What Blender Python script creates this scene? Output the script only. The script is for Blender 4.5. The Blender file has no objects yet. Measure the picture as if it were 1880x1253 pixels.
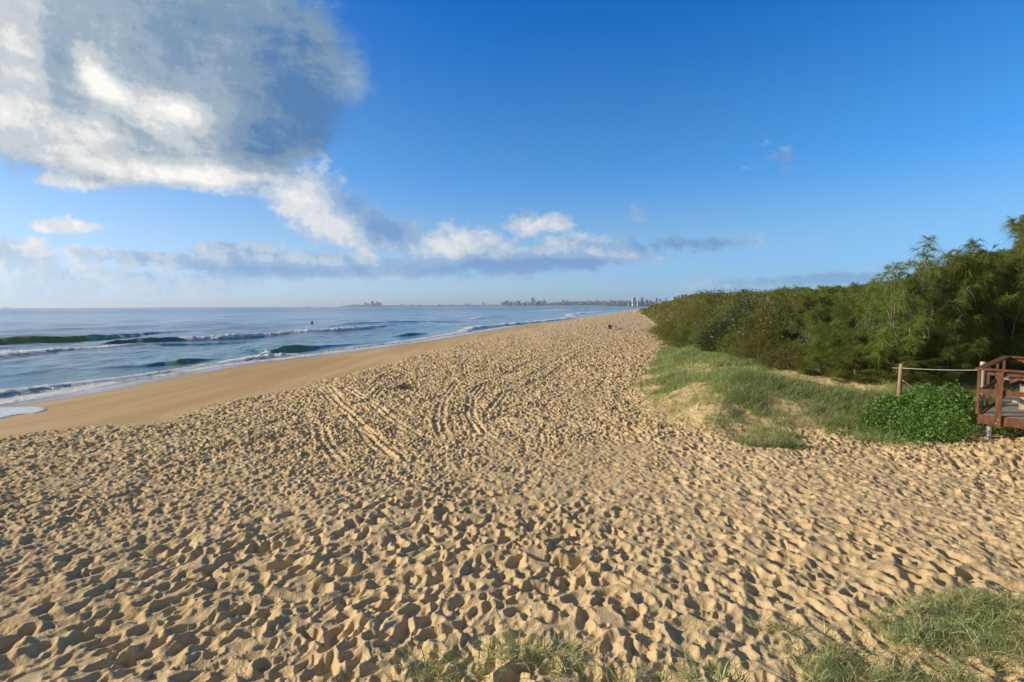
import bpy, bmesh, math, random
import numpy as np
from mathutils import Vector, Matrix

random.seed(7)
rng = np.random.default_rng(11)
S = bpy.context.scene
COL = S.collection
PI = math.pi

# ------------------------------------------------------------------ camera
EYE = 5.2
PITCH = math.atan(65.0 / 940.0)
ROLL = math.radians(0.25)
FPX = 940.0
fwd = Vector((0, math.cos(PITCH), -math.sin(PITCH)))
r0 = Vector((1, 0, 0)); u0 = Vector((0, math.sin(PITCH), math.cos(PITCH)))
rgt = r0 * math.cos(ROLL) - u0 * math.sin(ROLL)
upv = u0 * math.cos(ROLL) + r0 * math.sin(ROLL)
cam_d = bpy.data.cameras.new('camera'); cam = bpy.data.objects.new('camera', cam_d); COL.objects.link(cam)
m = Matrix((rgt, upv, -fwd)).transposed().to_4x4(); m.translation = Vector((0, 0, EYE))
cam.matrix_world = m
cam_d.sensor_width = 36; cam_d.lens = 18.0
cam_d.clip_start = 0.1; cam_d.clip_end = 60000
S.camera = cam

def ray(px, py):
    return fwd + rgt * ((px - 940) / FPX) + upv * ((626.5 - py) / FPX)
def at(px, py, z):
    """real place of something seen at that spot of the photo and standing at height z"""
    d = ray(px, py); t = (z - EYE) / d.z
    return (d.x * t, d.y * t)
def at_depth(px, py, Y):
    d = ray(px, py); t = Y / d.y
    return (d.x * t, Y, EYE + d.z * t)

# ------------------------------------------------------------------ light
SUN_AZ = math.radians(-89)      # clockwise from +Y
SUN_EL = math.radians(20.5)
S.view_settings.view_transform = 'Standard'; S.view_settings.look = 'None'
S.view_settings.exposure = 0.12; S.view_settings.gamma = 1
S.cycles.use_denoising = True
S.cycles.max_bounces = 8; S.cycles.diffuse_bounces = 3; S.cycles.glossy_bounces = 3
S.cycles.transparent_max_bounces = 8; S.cycles.volume_bounces = 0
sl = bpy.data.lights.new('sun', 'SUN'); sl.energy = 5.0; sl.angle = math.radians(0.5); sl.color = (1.0, 0.86, 0.64)
sun = bpy.data.objects.new('sun', sl); COL.objects.link(sun)
sdir = Vector((math.sin(SUN_AZ) * math.cos(SUN_EL), math.cos(SUN_AZ) * math.cos(SUN_EL), math.sin(SUN_EL)))
sun.rotation_euler = sdir.to_track_quat('Z', 'Y').to_euler()

# ------------------------------------------------------------------ node helpers
class N:
    """tiny expression wrapper over shader Math nodes"""
    def __init__(s, nt, sock): s.nt = nt; s.s = sock
    @staticmethod
    def put(nt, v, inp):
        if isinstance(v, N): nt.links.new(v.s, inp)
        else: inp.default_value = v
    def op(s, o, *a, clamp=False):
        n = s.nt.nodes.new('ShaderNodeMath'); n.operation = o; n.use_clamp = clamp
        s.nt.links.new(s.s, n.inputs[0])
        for i, v in enumerate(a): N.put(s.nt, v, n.inputs[i + 1])
        return N(s.nt, n.outputs[0])
    def __add__(s, o): return s.op('ADD', o)
    def __sub__(s, o): return s.op('SUBTRACT', o)
    def __mul__(s, o): return s.op('MULTIPLY', o)
    def __truediv__(s, o): return s.op('DIVIDE', o)
    __radd__ = __add__; __rmul__ = __mul__
    def __rsub__(s, o): return (s * -1.0) + o
    def max(s, o): return s.op('MAXIMUM', o)
    def min(s, o): return s.op('MINIMUM', o)
    def smooth(s, a, b, lo=0.0, hi=1.0):
        n = s.nt.nodes.new('ShaderNodeMapRange'); n.interpolation_type = 'SMOOTHSTEP'
        s.nt.links.new(s.s, n.inputs[0])
        for i, v in enumerate((a, b, lo, hi)): n.inputs[i + 1].default_value = v
        return N(s.nt, n.outputs[0])
    def lin(s, a, b, lo=0.0, hi=1.0):
        n = s.nt.nodes.new('ShaderNodeMapRange'); n.clamp = True
        s.nt.links.new(s.s, n.inputs[0])
        for i, v in enumerate((a, b, lo, hi)): n.inputs[i + 1].default_value = v
        return N(s.nt, n.outputs[0])
def mixc(nt, f, a, b, mode='MIX'):
    n = nt.nodes.new('ShaderNodeMix'); n.data_type = 'RGBA'; n.blend_type = mode
    ins = [n.inputs[0], n.inputs[6], n.inputs[7]]
    for i, v in zip(ins, (f, a, b)):
        if isinstance(v, N): nt.links.new(v.s, i)
        elif hasattr(v, 'is_linked'): nt.links.new(v, i)
        elif isinstance(v, tuple): i.default_value = v + (1,) if len(v) == 3 else v
        else: i.default_value = v
    return N(nt, n.outputs[2])
def noise(nt, vec, scale, detail=4, rough=0.5, dist=0.0, dim='3D'):
    n = nt.nodes.new('ShaderNodeTexNoise'); n.noise_dimensions = dim
    n.inputs['Scale'].default_value = scale; n.inputs['Detail'].default_value = detail
    n.inputs['Roughness'].default_value = rough; n.inputs['Distortion'].default_value = dist
    if vec is not None: nt.links.new(vec.s if isinstance(vec, N) else vec, n.inputs['Vector'])
    return N(nt, n.outputs[0])
def mapping(nt, vec, loc=(0, 0, 0), rot=(0, 0, 0), scale=(1, 1, 1), kind='POINT'):
    n = nt.nodes.new('ShaderNodeMapping'); n.vector_type = kind
    n.inputs['Location'].default_value = loc; n.inputs['Rotation'].default_value = rot; n.inputs['Scale'].default_value = scale
    nt.links.new(vec.s if isinstance(vec, N) else vec, n.inputs['Vector'])
    return N(nt, n.outputs[0])
def vlen(nt, v):
    n = nt.nodes.new('ShaderNodeVectorMath'); n.operation = 'LENGTH'; nt.links.new(v.s, n.inputs[0]); return N(nt, n.outputs['Value'])

# ------------------------------------------------------------------ world: sky + clouds far away
W = bpy.data.worlds.new('World'); S.world = W; W.use_nodes = True
nt = W.node_tree; nt.nodes.clear()
sky = nt.nodes.new('ShaderNodeTexSky'); sky.sky_type = 'NISHITA'; sky.sun_disc = False
sky.sun_elevation = SUN_EL; sky.sun_rotation = SUN_AZ
sky.altitude = 0; sky.air_density = 1.0; sky.dust_density = 0.6; sky.ozone_density = 2.5
tc = nt.nodes.new('ShaderNodeTexCoord')
sep = nt.nodes.new('ShaderNodeSeparateXYZ'); nt.links.new(tc.outputs['Generated'], sep.inputs[0])
dx, dy, dz = (N(nt, sep.outputs[i]) for i in range(3))
dyc = dy.max(0.02)
U = dx / dyc; V = dz / dyc
comb = nt.nodes.new('ShaderNodeCombineXYZ'); nt.links.new(U.s, comb.inputs[0]); nt.links.new(V.s, comb.inputs[1])
P = N(nt, comb.outputs[0])
front = dy.smooth(0.05, 0.2)
def uv(px, py):
    d = ray(px, py); return (d.x / d.y, d.z / d.y)
def blob(px, py, rx, ry, rot=0.0, p=None):
    u, v = uv(px, py)
    q = mapping(nt, p or P, (u, v, 0), (0, 0, math.radians(rot)), (rx / FPX, ry / FPX, 1), 'TEXTURE')
    return vlen(nt, q)
# domain: clouds flatten towards the horizon
stretch = mapping(nt, P, (0, 0, 0), (0, 0, 0), (1.0, 1.35, 1))
n_big = noise(nt, stretch, 4.2, 10, 0.56, 0.25)
n_off = noise(nt, mapping(nt, P, (0.014, 0.012, 0), (0, 0, 0), (1.0, 1.35, 1)), 4.2, 10, 0.56, 0.25)
n_fine = noise(nt, stretch, 15.0, 8, 0.6, 0.2)
n_fine2 = noise(nt, mapping(nt, P, (0.006, 0.004, 0), (0, 0, 0), (1.0, 1.35, 1)), 15.0, 8, 0.6, 0.2)
def cover(blobs):
    acc = None
    for b in blobs:
        h = b[5] if len(b) > 5 else 1.0
        v = (1.0 - blob(*b[:5])) * h
        acc = v if acc is None else acc.op('SMOOTH_MAX', v, 0.12)
    return acc
big = cover([(60, 90, 360, 235), (300, 150, 260, 200), (420, 140, 240, 190), (530, 130, 100, 90, 0, .7), (520, 235, 90, 80, 0, .8), (200, 265, 290, 75, -6), (400, 300, 150, 45, 0), (-250, 60, 420, 230)])
low = cover([(500, 328, 130, 44, 0, 1.1), (560, 350, 100, 72, -20, 1.2), (610, 395, 130, 64, -20, 1.2), (700, 428, 130, 38, -10, 1.1), (640, 440, 50, 20), (740, 425, 50, 26),
             (860, 455, 130, 48, -8), (940, 480, 210, 38, 0), (1060, 475, 190, 24, 2), (985, 414, 80, 30, 0, .72), (1060, 450, 110, 30, 0, .7), (1240, 450, 190, 20, 3, 0.46), (1168, 391, 46, 18, 0, .36),
             (450, 480, 160, 46, -4), (600, 490, 210, 32, 0), (300, 478, 230, 20, -5), (730, 503, 110, 16), (400, 455, 60, 18, 0, .8),
             (30, 480, 130, 48, -8), (120, 515, 210, 48, 0, .9), (300, 525, 230, 34, 0, .7), (115, 416, 110, 18, -3, .62), (140, 328, 110, 22, 0, .9), (350, 338, 60, 20, 0, .9), (-120, 500, 160, 50),
             (1428, 291, 46, 16, 0, .2), (1520, 514, 300, 16, 2, .7)])
n_vf = noise(nt, stretch, 46.0, 6, 0.62, 0.3)
dens_big = big * 2.0 + (n_big - 0.5) * 1.0 + (n_fine - 0.5) * 0.8 + (n_vf - 0.5) * 0.3 + 0.08
dens_low = low * 1.15 + (n_big - 0.5) * 0.9 + (n_fine - 0.5) * 1.7 + (n_vf - 0.5) * 1.0 + 0.0
a_big = dens_big.smooth(-0.08, 0.65)
a_low = dens_low.smooth(0.0, 0.55)
# sunlit side / shaded side of the billows
def spots(lst):
    acc = None
    for (px, py, rx, ry, rot, w) in lst:
        g = (1.0 - blob(px, py, rx, ry, rot)).smooth(0.0, 1.0) * w
        acc = g if acc is None else acc + g
    return acc
lit = spots([(20, 110, 110, 170, 0, .28), (175, 140, 95, 45, -55, .38), (240, 190, 150, 40, -35, .34), (330, 205, 90, 42, -25, .42), (150, 245, 130, 50, -10, .32), (20, 210, 140, 60, 0, .22),
             (330, 322, 260, 34, -5, .42), (120, 285, 200, 34, -8, .26), (560, 330, 90, 60, -30, .15)])
dark = spots([(550, 170, 170, 190, 0, .58), (430, 30, 320, 110, 0, .32), (105, 110, 60, 110, 10, .12), (480, 270, 150, 60, 0, .25), (630, 240, 80, 80, 0, .4), (330, 120, 160, 60, -20, .16)])
relief = (n_off - n_big) * 1.6 + (n_fine2 - n_fine) * 0.8
sh_big = (lit * 1.05 - dark * 0.98 + relief * 0.95 + (n_fine - 0.5) * 0.26 + (n_vf - 0.5) * 0.1 + (n_big - 0.5) * 0.34 + 0.53).op('ADD', 0.0, clamp=True)
bottom_dark = spots([(900, 492, 300, 36, 0, .55), (1080, 485, 200, 22, 0, .4), (700, 425, 100, 40, 0, .5), (650, 370, 90, 50, -25, .35), (560, 500, 300, 20, 0, .35), (450, 492, 180, 22, 0, .25), (1250, 449, 220, 30, 0, .7), (1428, 291, 90, 50, 0, .5), (1168, 391, 80, 50, 0, .25), (1520, 514, 260, 24, 0, .8)])
lit_low = spots([(560, 370, 100, 70, 0, .35), (620, 425, 120, 40, -10, .35), (820, 460, 80, 50, 0, .4), (975, 416, 40, 22, 0, .35), (60, 500, 300, 80, 0, .15), (115, 416, 180, 60, 0, .4), (140, 328, 160, 50, 0, .4)])
sh_low = (relief * 1.3 + lit_low - bottom_dark + 0.50 + (n_fine - 0.5) * 0.7 + (n_vf - 0.5) * 0.4).op('ADD', 0.0, clamp=True)
def ramp(f, stops):
    n = nt.nodes.new('ShaderNodeValToRGB'); nt.links.new(f.s, n.inputs[0]); e = n.color_ramp.elements
    while len(e) < len(stops): e.new(0.5)
    for el, (p, c) in zip(e, stops): el.position = p; el.color = c + (1,)
    n.color_ramp.interpolation = 'EASE'
    return N(nt, n.outputs[0])
c_big = ramp(sh_big, [(0.0, (0.085, 0.20, 0.41)), (0.25, (0.19, 0.295, 0.43)), (0.48, (0.31, 0.40, 0.50)), (0.68, (0.52, 0.57, 0.61)), (0.88, (0.76, 0.76, 0.75)), (1.0, (0.90, 0.89, 0.86))])
c_low = ramp(sh_low, [(0.0, (0.17, 0.31, 0.56)), (0.35, (0.29, 0.42, 0.62)), (0.55, (0.48, 0.57, 0.68)), (0.8, (0.72, 0.73, 0.74)), (1.0, (0.88, 0.85, 0.80))])
# clear-sky colour: the physical sky, a little deeper in blue, with the pale sea haze towards the sun
bw = nt.nodes.new('ShaderNodeRGBToBW'); nt.links.new(sky.outputs[0], bw.inputs[0])
lum = N(nt, bw.outputs[0]) * 0.100
tintc = ramp(dz, [(0.0, (0.60 / 4, 1.2 / 4, 1.75 / 4)), (0.10, (0.48 / 4, 1.16 / 4, 2.1 / 4)), (0.26, (0.19 / 4, 1.10 / 4, 2.85 / 4)), (0.55, (0.0 / 4, 0.86 / 4, 3.45 / 4)), (0.62, (0.0, 0.80 / 4, 3.2 / 4)), (0.8, (0.22 / 4, .40 / 4, 0.75 / 4))])  # last stop dims and greys the unseen zenith to weaken blue fill
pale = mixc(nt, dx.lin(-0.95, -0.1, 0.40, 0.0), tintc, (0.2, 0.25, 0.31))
pale = mixc(nt, dy.smooth(-0.35, 0.1, 0.8, 0.0), pale, (0.21, 0.24, 0.29))  # unseen sky behind the camera greyed to neutralise fill light in sand shadows
l3 = nt.nodes.new('ShaderNodeCombineColor'); 
for q_ in range(3): nt.links.new((lum * 4.0).s, l3.inputs[q_])
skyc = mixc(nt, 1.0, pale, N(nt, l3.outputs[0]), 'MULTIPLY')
lowhaze = dz.max(0.0).op('MULTIPLY', -9.0).op('EXPONENT')
side = dx.lin(-0.8, 0.75, 1.0, 0.0)
hz = mixc(nt, side, (0.21, 0.41, 0.56), (0.69, 0.73, 0.73))
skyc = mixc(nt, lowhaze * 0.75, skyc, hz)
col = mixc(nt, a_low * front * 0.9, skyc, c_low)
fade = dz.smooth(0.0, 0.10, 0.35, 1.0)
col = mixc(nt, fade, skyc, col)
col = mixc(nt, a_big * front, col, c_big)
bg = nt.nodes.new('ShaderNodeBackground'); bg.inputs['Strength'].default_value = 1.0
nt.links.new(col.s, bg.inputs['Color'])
wo = nt.nodes.new('ShaderNodeOutputWorld'); nt.links.new(bg.outputs[0], wo.inputs['Surface'])
W.cycles.sampling_method = 'MANUAL'; W.cycles.sample_map_resolution = 512

# ------------------------------------------------------------------ object helpers
def link(name, data, parent=None):
    o = bpy.data.objects.new(name, data); COL.objects.link(o)
    if parent is not None: o.parent = parent
    return o
def tag(o, label=None, cat=None, group=None, kind=None):
    if label: o['label'] = label
    if cat: o['category'] = cat
    if group: o['group'] = group
    if kind: o['kind'] = kind
    return o
def empty(name, loc, rz=0.0, label=None, cat=None, group=None):
    o = link(name, None); o.location = loc; o.rotation_euler = (0, 0, rz); return tag(o, label, cat, group)
def np_mesh(name, verts, faces, mat=None, smooth=True, attrs=None):
    """verts (n,3); faces (m,4) or (m,3) int arrays"""
    me = bpy.data.meshes.new(name)
    verts = np.ascontiguousarray(verts, dtype=np.float32); faces = np.ascontiguousarray(faces, dtype=np.int32)
    k = faces.shape[1]; nf = len(faces)
    me.vertices.add(len(verts)); me.vertices.foreach_set('co', verts.ravel())
    me.loops.add(nf * k); me.loops.foreach_set('vertex_index', faces.ravel())
    me.polygons.add(nf); me.polygons.foreach_set('loop_start', np.arange(0, nf * k, k, dtype=np.int32))
    me.polygons.foreach_set('loop_total', np.full(nf, k, dtype=np.int32))
    me.polygons.foreach_set('use_smooth', np.full(nf, smooth, dtype=bool))
    me.update(calc_edges=True)
    for an, av in (attrs or {}).items():
        a = me.attributes.new(an, 'FLOAT', 'POINT'); a.data.foreach_set('value', np.ascontiguousarray(av, dtype=np.float32).ravel())
    if mat: me.materials.append(mat)
    return me
class MB:
    """collects boxes, tubes and strips into one mesh"""
    def __init__(s): s.v = []; s.f = []
    def add(s, vs, fs):
        b = len(s.v); s.v += [tuple(v) for v in vs]; s.f += [tuple(b + i for i in f) for f in fs]
    def box(s, c, size, rz=0.0, rx=0.0, ry=0.0, bev=0.0):
        bm = bmesh.new(); bmesh.ops.create_cube(bm, size=1)
        for v in bm.verts: v.co = Vector((v.co.x * size[0], v.co.y * size[1], v.co.z * size[2]))
        if bev > 0: bmesh.ops.bevel(bm, geom=bm.edges[:], offset=bev, segments=1, affect='EDGES')
        R = Matrix.Rotation(rz, 3, 'Z') @ Matrix.Rotation(ry, 3, 'Y') @ Matrix.Rotation(rx, 3, 'X')
        for v in bm.verts: v.co = R @ v.co + Vector(c)
        bm.verts.index_update()
        s.add([v.co for v in bm.verts], [[v.index for v in f.verts] for f in bm.faces]); bm.free(); return s
    def beam(s, a, b, w, h, bev=0.004):
        """a square timber from a to b"""
        a = Vector(a); b = Vector(b); d = (b - a); L = d.length; d.normalize()
        up = Vector((0, 0, 1)) if abs(d.z) < 0.95 else Vector((0, 1, 0))
        x = d.cross(up).normalized(); z = x.cross(d)
        bm = bmesh.new(); bmesh.ops.create_cube(bm, size=1)
        for v in bm.verts: v.co = Vector((v.co.x * w, v.co.y * L, v.co.z * h))
        if bev > 0: bmesh.ops.bevel(bm, geom=bm.edges[:], offset=bev, segments=1, affect='EDGES')
        c = (a + b) / 2
        for v in bm.verts: v.co = c + x * v.co.x + d * v.co.y + z * v.co.z
        bm.verts.index_update()
        s.add([v.co for v in bm.verts], [[v.index for v in f.verts] for f in bm.faces]); bm.free(); return s
    def tube(s, pts, radii, n=7, cap=True):
        pts = [Vector(p) for p in pts]; rings = []; ref = Vector((0.13, 0.31, 0.94))
        for i, p in enumerate(pts):
            d = (pts[min(i + 1, len(pts) - 1)] - pts[max(i - 1, 0)])
            if d.length < 1e-9: d = Vector((0, 0, 1))
            d.normalize()
            x = d.cross(ref)
            if x.length < 0.05: x = d.cross(Vector((1, 0, 0)))
            x.normalize(); y = d.cross(x)
            rings.append([p + (x * math.cos(2 * PI * k / n) + y * math.sin(2 * PI * k / n)) * radii[i] for k in range(n)])
        vs = [v for r in rings for v in r]; fs = []
        for i in range(len(pts) - 1):
            for k in range(n):
                fs.append((i * n + k, i * n + (k + 1) % n, (i + 1) * n + (k + 1) % n, (i + 1) * n + k))
        if cap:
            fs.append(tuple(range(n - 1, -1, -1))); fs.append(tuple((len(pts) - 1) * n + k for k in range(n)))
        s.add(vs, fs); return s
    def mesh(s, name, mat, smooth=False):
        me = bpy.data.meshes.new(name); me.from_pydata(s.v, [], s.f); me.materials.append(mat)
        if smooth: me.polygons.foreach_set('use_smooth', [True] * len(me.polygons))
        me.update(); return me
    def build(s, name, mat, parent=None, smooth=False):
        return link(name, s.mesh(name, mat, smooth), parent)

# ------------------------------------------------------------------ materials
def principled(name):
    mt = bpy.data.materials.new(name); mt.use_nodes = True
    nt = mt.node_tree; return mt, nt, nt.nodes['Principled BSDF']
def attr(nt, name):
    n = nt.nodes.new('ShaderNodeAttribute'); n.attribute_name = name; return N(nt, n.outputs['Fac'])
def objco(nt):
    n = nt.nodes.new('ShaderNodeTexCoord'); return N(nt, n.outputs['Object'])
def geopos(nt):
    n = nt.nodes.new('ShaderNodeNewGeometry'); return N(nt, n.outputs['Position'])
def bump(nt, h, strength, dist, base=None):
    n = nt.nodes.new('ShaderNodeBump'); n.inputs['Strength'].default_value = strength; n.inputs['Distance'].default_value = dist
    nt.links.new(h.s, n.inputs['Height'])
    if base is not None: nt.links.new(base, n.inputs['Normal'])
    return n.outputs[0]
def simple(name, a, b, scale, rough=0.8, stretch=(1, 1, 1), bmp=0.0, bd=0.005, metal=0.0, detail=5):
    mt, nt, p = principled(name)
    n = noise(nt, mapping(nt, objco(nt), scale=stretch), scale, detail, 0.6)
    c = mixc(nt, n.smooth(0.3, 0.7), a, b); nt.links.new(c.s, p.inputs['Base Color'])
    p.inputs['Roughness'].default_value = rough; p.inputs['Metallic'].default_value = metal
    if bmp: nt.links.new(bump(nt, n, bmp, bd), p.inputs['Normal'])
    return mt
M = {}
M['timber'] = simple('stained_timber', (0.095, 0.034, 0.013), (0.185, 0.078, 0.032), 14, 0.85, (1, 1, .25), 0.4)
M['board'] = simple('weathered_board', (0.17, 0.15, 0.13), (0.30, 0.27, 0.23), 9, 0.8, (.3, 1, 1), 0.4)
M['pale_wood'] = simple('pale_wood', (0.34, 0.26, 0.16), (0.50, 0.40, 0.27), 18, 0.8, (1, 1, .15), 0.4)
M['grey_post'] = simple('treated_pine_post', (0.36, 0.30, 0.21), (0.52, 0.46, 0.36), 16, 0.8, (1, 1, .12), 0.5)
M['brown_post'] = simple('weathered_brown_post', (0.20, 0.13, 0.075), (0.36, 0.25, 0.15), 16, 0.85, (1, 1, .12), 0.5)
M['rope'] = simple('rope', (0.42, 0.38, 0.30), (0.60, 0.55, 0.46), 80, 0.9)
M['bolt'] = simple('zinc_bolt', (0.6, 0.58, 0.5), (0.7, 0.68, 0.6), 30, 0.35, metal=0.3)
M['steel'] = simple('galvanised_steel', (0.35, 0.36, 0.36), (0.48, 0.48, 0.47), 25, 0.5, metal=0.6)
M['drift'] = simple('driftwood', (0.13, 0.10, 0.07), (0.25, 0.20, 0.15), 12, 0.9, bmp=0.5)
M['black_cloth'] = simple('black_cloth', (0.010, 0.010, 0.012), (0.02, 0.02, 0.024), 20, 0.9)
M['pale_cloth'] = simple('grey_cloth', (0.22, 0.22, 0.25), (0.36, 0.35, 0.38), 10, 0.9)
M['white_plaster'] = simple('white_render', (0.62, 0.60, 0.56), (0.78, 0.76, 0.72), .3, 0.8)
M['cream_plaster'] = simple('cream_render', (0.50, 0.44, 0.34), (0.62, 0.55, 0.44), .3, 0.8)
M['green_glass'] = simple('green_glass_wall', (0.16, 0.36, 0.34), (0.24, 0.46, 0.42), .3, 0.3)
M['grey_plaster'] = simple('grey_concrete', (0.20, 0.22, 0.23), (0.32, 0.33, 0.33), .3, 0.8)
M['window'] = simple('dark_window', (0.03, 0.05, 0.07), (0.06, 0.08, 0.10), .5, 0.15)
M['roof'] = simple('roof_tiles', (0.22, 0.10, 0.07), (0.34, 0.18, 0.12), .5, 0.8)
M['sail'] = simple('sailcloth', (0.75, 0.75, 0.73), (0.85, 0.85, 0.83), 3, 0.7)
M['hull'] = simple('ship_hull', (0.12, 0.14, 0.17), (0.2, 0.22, 0.25), .1, 0.6)
M['wetsuit'] = simple('wetsuit', (0.006, 0.006, 0.008), (0.012, 0.012, 0.014), 8, 0.5)
M['skin'] = simple('skin', (0.30, 0.17, 0.11), (0.38, 0.22, 0.15), 8, 0.6)
M['bark'] = simple('bark', (0.09, 0.07, 0.05), (0.22, 0.18, 0.14), 9, 0.9, (1, 1, .4), 0.5)
M['far_bush'] = simple('far_bushland', (0.035, 0.055, 0.03), (0.075, 0.095, 0.045), .035, 0.95, detail=9)
M['far_sand'] = simple('far_sand', (0.42, 0.34, 0.24), (0.5, 0.4, 0.28), .02, 0.95)

def leaf_mat(name, a, b, c, scale=1.2, trans=0.35, vmix=0.5):
    mt = bpy.data.materials.new(name); mt.use_nodes = True; nt = mt.node_tree; nt.nodes.clear()
    pos = geopos(nt)
    oi = nt.nodes.new('ShaderNodeObjectInfo'); r = N(nt, oi.outputs['Random'])
    n1 = noise(nt, pos, scale, 4, 0.6)
    sh = attr(nt, 'tint')
    cc = mixc(nt, n1.smooth(0.35, 0.65), a, b)
    cc = mixc(nt, sh * vmix, cc, c)
    hs = nt.nodes.new('ShaderNodeHueSaturation')
    nt.links.new((r * 0.035 + 0.4825).s, hs.inputs['Hue']); nt.links.new((r * 0.5 + 0.75).s, hs.inputs['Value'])
    nt.links.new(cc.s, hs.inputs['Color'])
    d = nt.nodes.new('ShaderNodeBsdfDiffuse'); t = nt.nodes.new('ShaderNodeBsdfTranslucent'); g = nt.nodes.new('ShaderNodeBsdfGlossy')
    g.inputs['Roughness'].default_value = 0.45; g.inputs['Color'].default_value = (1, 1, 1, 1)
    nt.links.new(hs.outputs[0], d.inputs['Color'])
    br = mixc(nt, 1.0, N(nt, hs.outputs[0]), (1.5, 1.55, 0.9), 'MULTIPLY'); nt.links.new(br.s, t.inputs['Color'])
    mx = nt.nodes.new('ShaderNodeMixShader'); mx.inputs[0].default_value = trans
    nt.links.new(d.outputs[0], mx.inputs[1]); nt.links.new(t.outputs[0], mx.inputs[2])
    m2 = nt.nodes.new('ShaderNodeMixShader'); m2.inputs[0].default_value = 0.03
    nt.links.new(mx.outputs[0], m2.inputs[1]); nt.links.new(g.outputs[0], m2.inputs[2])
    o = nt.nodes.new('ShaderNodeOutputMaterial'); nt.links.new(m2.outputs[0], o.inputs['Surface'])
    return mt
M['needle'] = leaf_mat('sheoak_needles', (0.095, 0.135, 0.020), (0.17, 0.21, 0.028), (0.26, 0.26, 0.06), 0.9, .42)
M['shrub'] = leaf_mat('coastal_shrub_leaves', (0.10, 0.125, 0.024), (0.17, 0.185, 0.035), (0.27, 0.22, 0.07), 0.8, .4)
M['darkleaf'] = leaf_mat('dark_banksia_leaves', (0.035, 0.055, 0.020), (0.06, 0.085, 0.025), (0.10, 0.11, 0.04), 0.8)
M['creeper'] = leaf_mat('bright_creeper_leaves', (0.055, 0.135, 0.02), (0.11, 0.215, 0.032), (0.24, 0.29, 0.08), 2.0, 0.4)
M['grass'] = leaf_mat('dune_grass_blades', (0.17, 0.27, 0.09), (0.31, 0.39, 0.15), (0.58, 0.53, 0.24), 0.7, 0.3, 0.7)
M['spinifex'] = leaf_mat('spinifex_blades', (0.20, 0.29, 0.08), (0.32, 0.40, 0.15), (0.62, 0.60, 0.32), 2.5, 0.3, 0.8)

# sand
def sand_material():
    mt, nt, p = principled('beach_sand')
    pos = geopos(nt)
    wet = attr(nt, 'wet'); sheen = attr(nt, 'sheen'); veg = attr(nt, 'litter')
    n1 = noise(nt, pos, 0.35, 5, 0.55); n2 = noise(nt, pos, 7.0, 6, 0.65); n3 = noise(nt, pos, 160.0, 3, 0.7)
    dry = mixc(nt, n1.smooth(0.3, 0.7), (0.60, 0.438, 0.225), (0.68, 0.502, 0.27))
    dry = mixc(nt, n2.smooth(0.35, 0.75) * 0.5, dry, (0.48, 0.325, 0.165))
    dry = mixc(nt, n3.smooth(0.55, 0.8) * 0.45, dry, (0.30, 0.21, 0.13))
    streak = noise(nt, mapping(nt, pos, rot=(0, 0, math.radians(-12)), scale=(1.0, 0.12, 1)), 0.55, 6, 0.6)
    damp = mixc(nt, streak.smooth(0.35, 0.65), (0.47, 0.300, 0.115), (0.59, 0.405, 0.18))
    damp = mixc(nt, noise(nt, mapping(nt, pos, rot=(0, 0, math.radians(-14)), scale=(1, .2, 1)), 0.16, 4, 0.6).smooth(.4, .65) * .6, damp, (0.43, 0.250, 0.090))
    soaked = mixc(nt, streak.smooth(0.3, 0.7), (0.28, 0.19, 0.12), (0.34, 0.235, 0.15))
    c = mixc(nt, wet, dry, damp); c = mixc(nt, sheen, c, soaked)
    c = mixc(nt, veg * noise(nt, pos, 2.2, 5, 0.7).smooth(0.4, 0.6) * 0.7, c, (0.24, 0.20, 0.09))
    nt.links.new(c.s, p.inputs['Base Color'])
    rg = mixc(nt, sheen, mixc(nt, wet, (0.95,) * 3, (0.88,) * 3), (0.12,) * 3); rr = nt.nodes.new('ShaderNodeRGBToBW'); nt.links.new(rg.s, rr.inputs[0])
    nt.links.new(rr.outputs[0], p.inputs['Roughness'])
    p.inputs['Specular IOR Level'].default_value = 0.35
    dryf = (1.0 - wet)
    h = (n3 * 0.25 + noise(nt, pos, 38.0, 4, 0.6)) * (dryf * 0.92 + 0.08)
    nt.links.new(bump(nt, h, 0.9, 0.016), p.inputs['Normal'])
    return mt
M['sand'] = sand_material()

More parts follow.
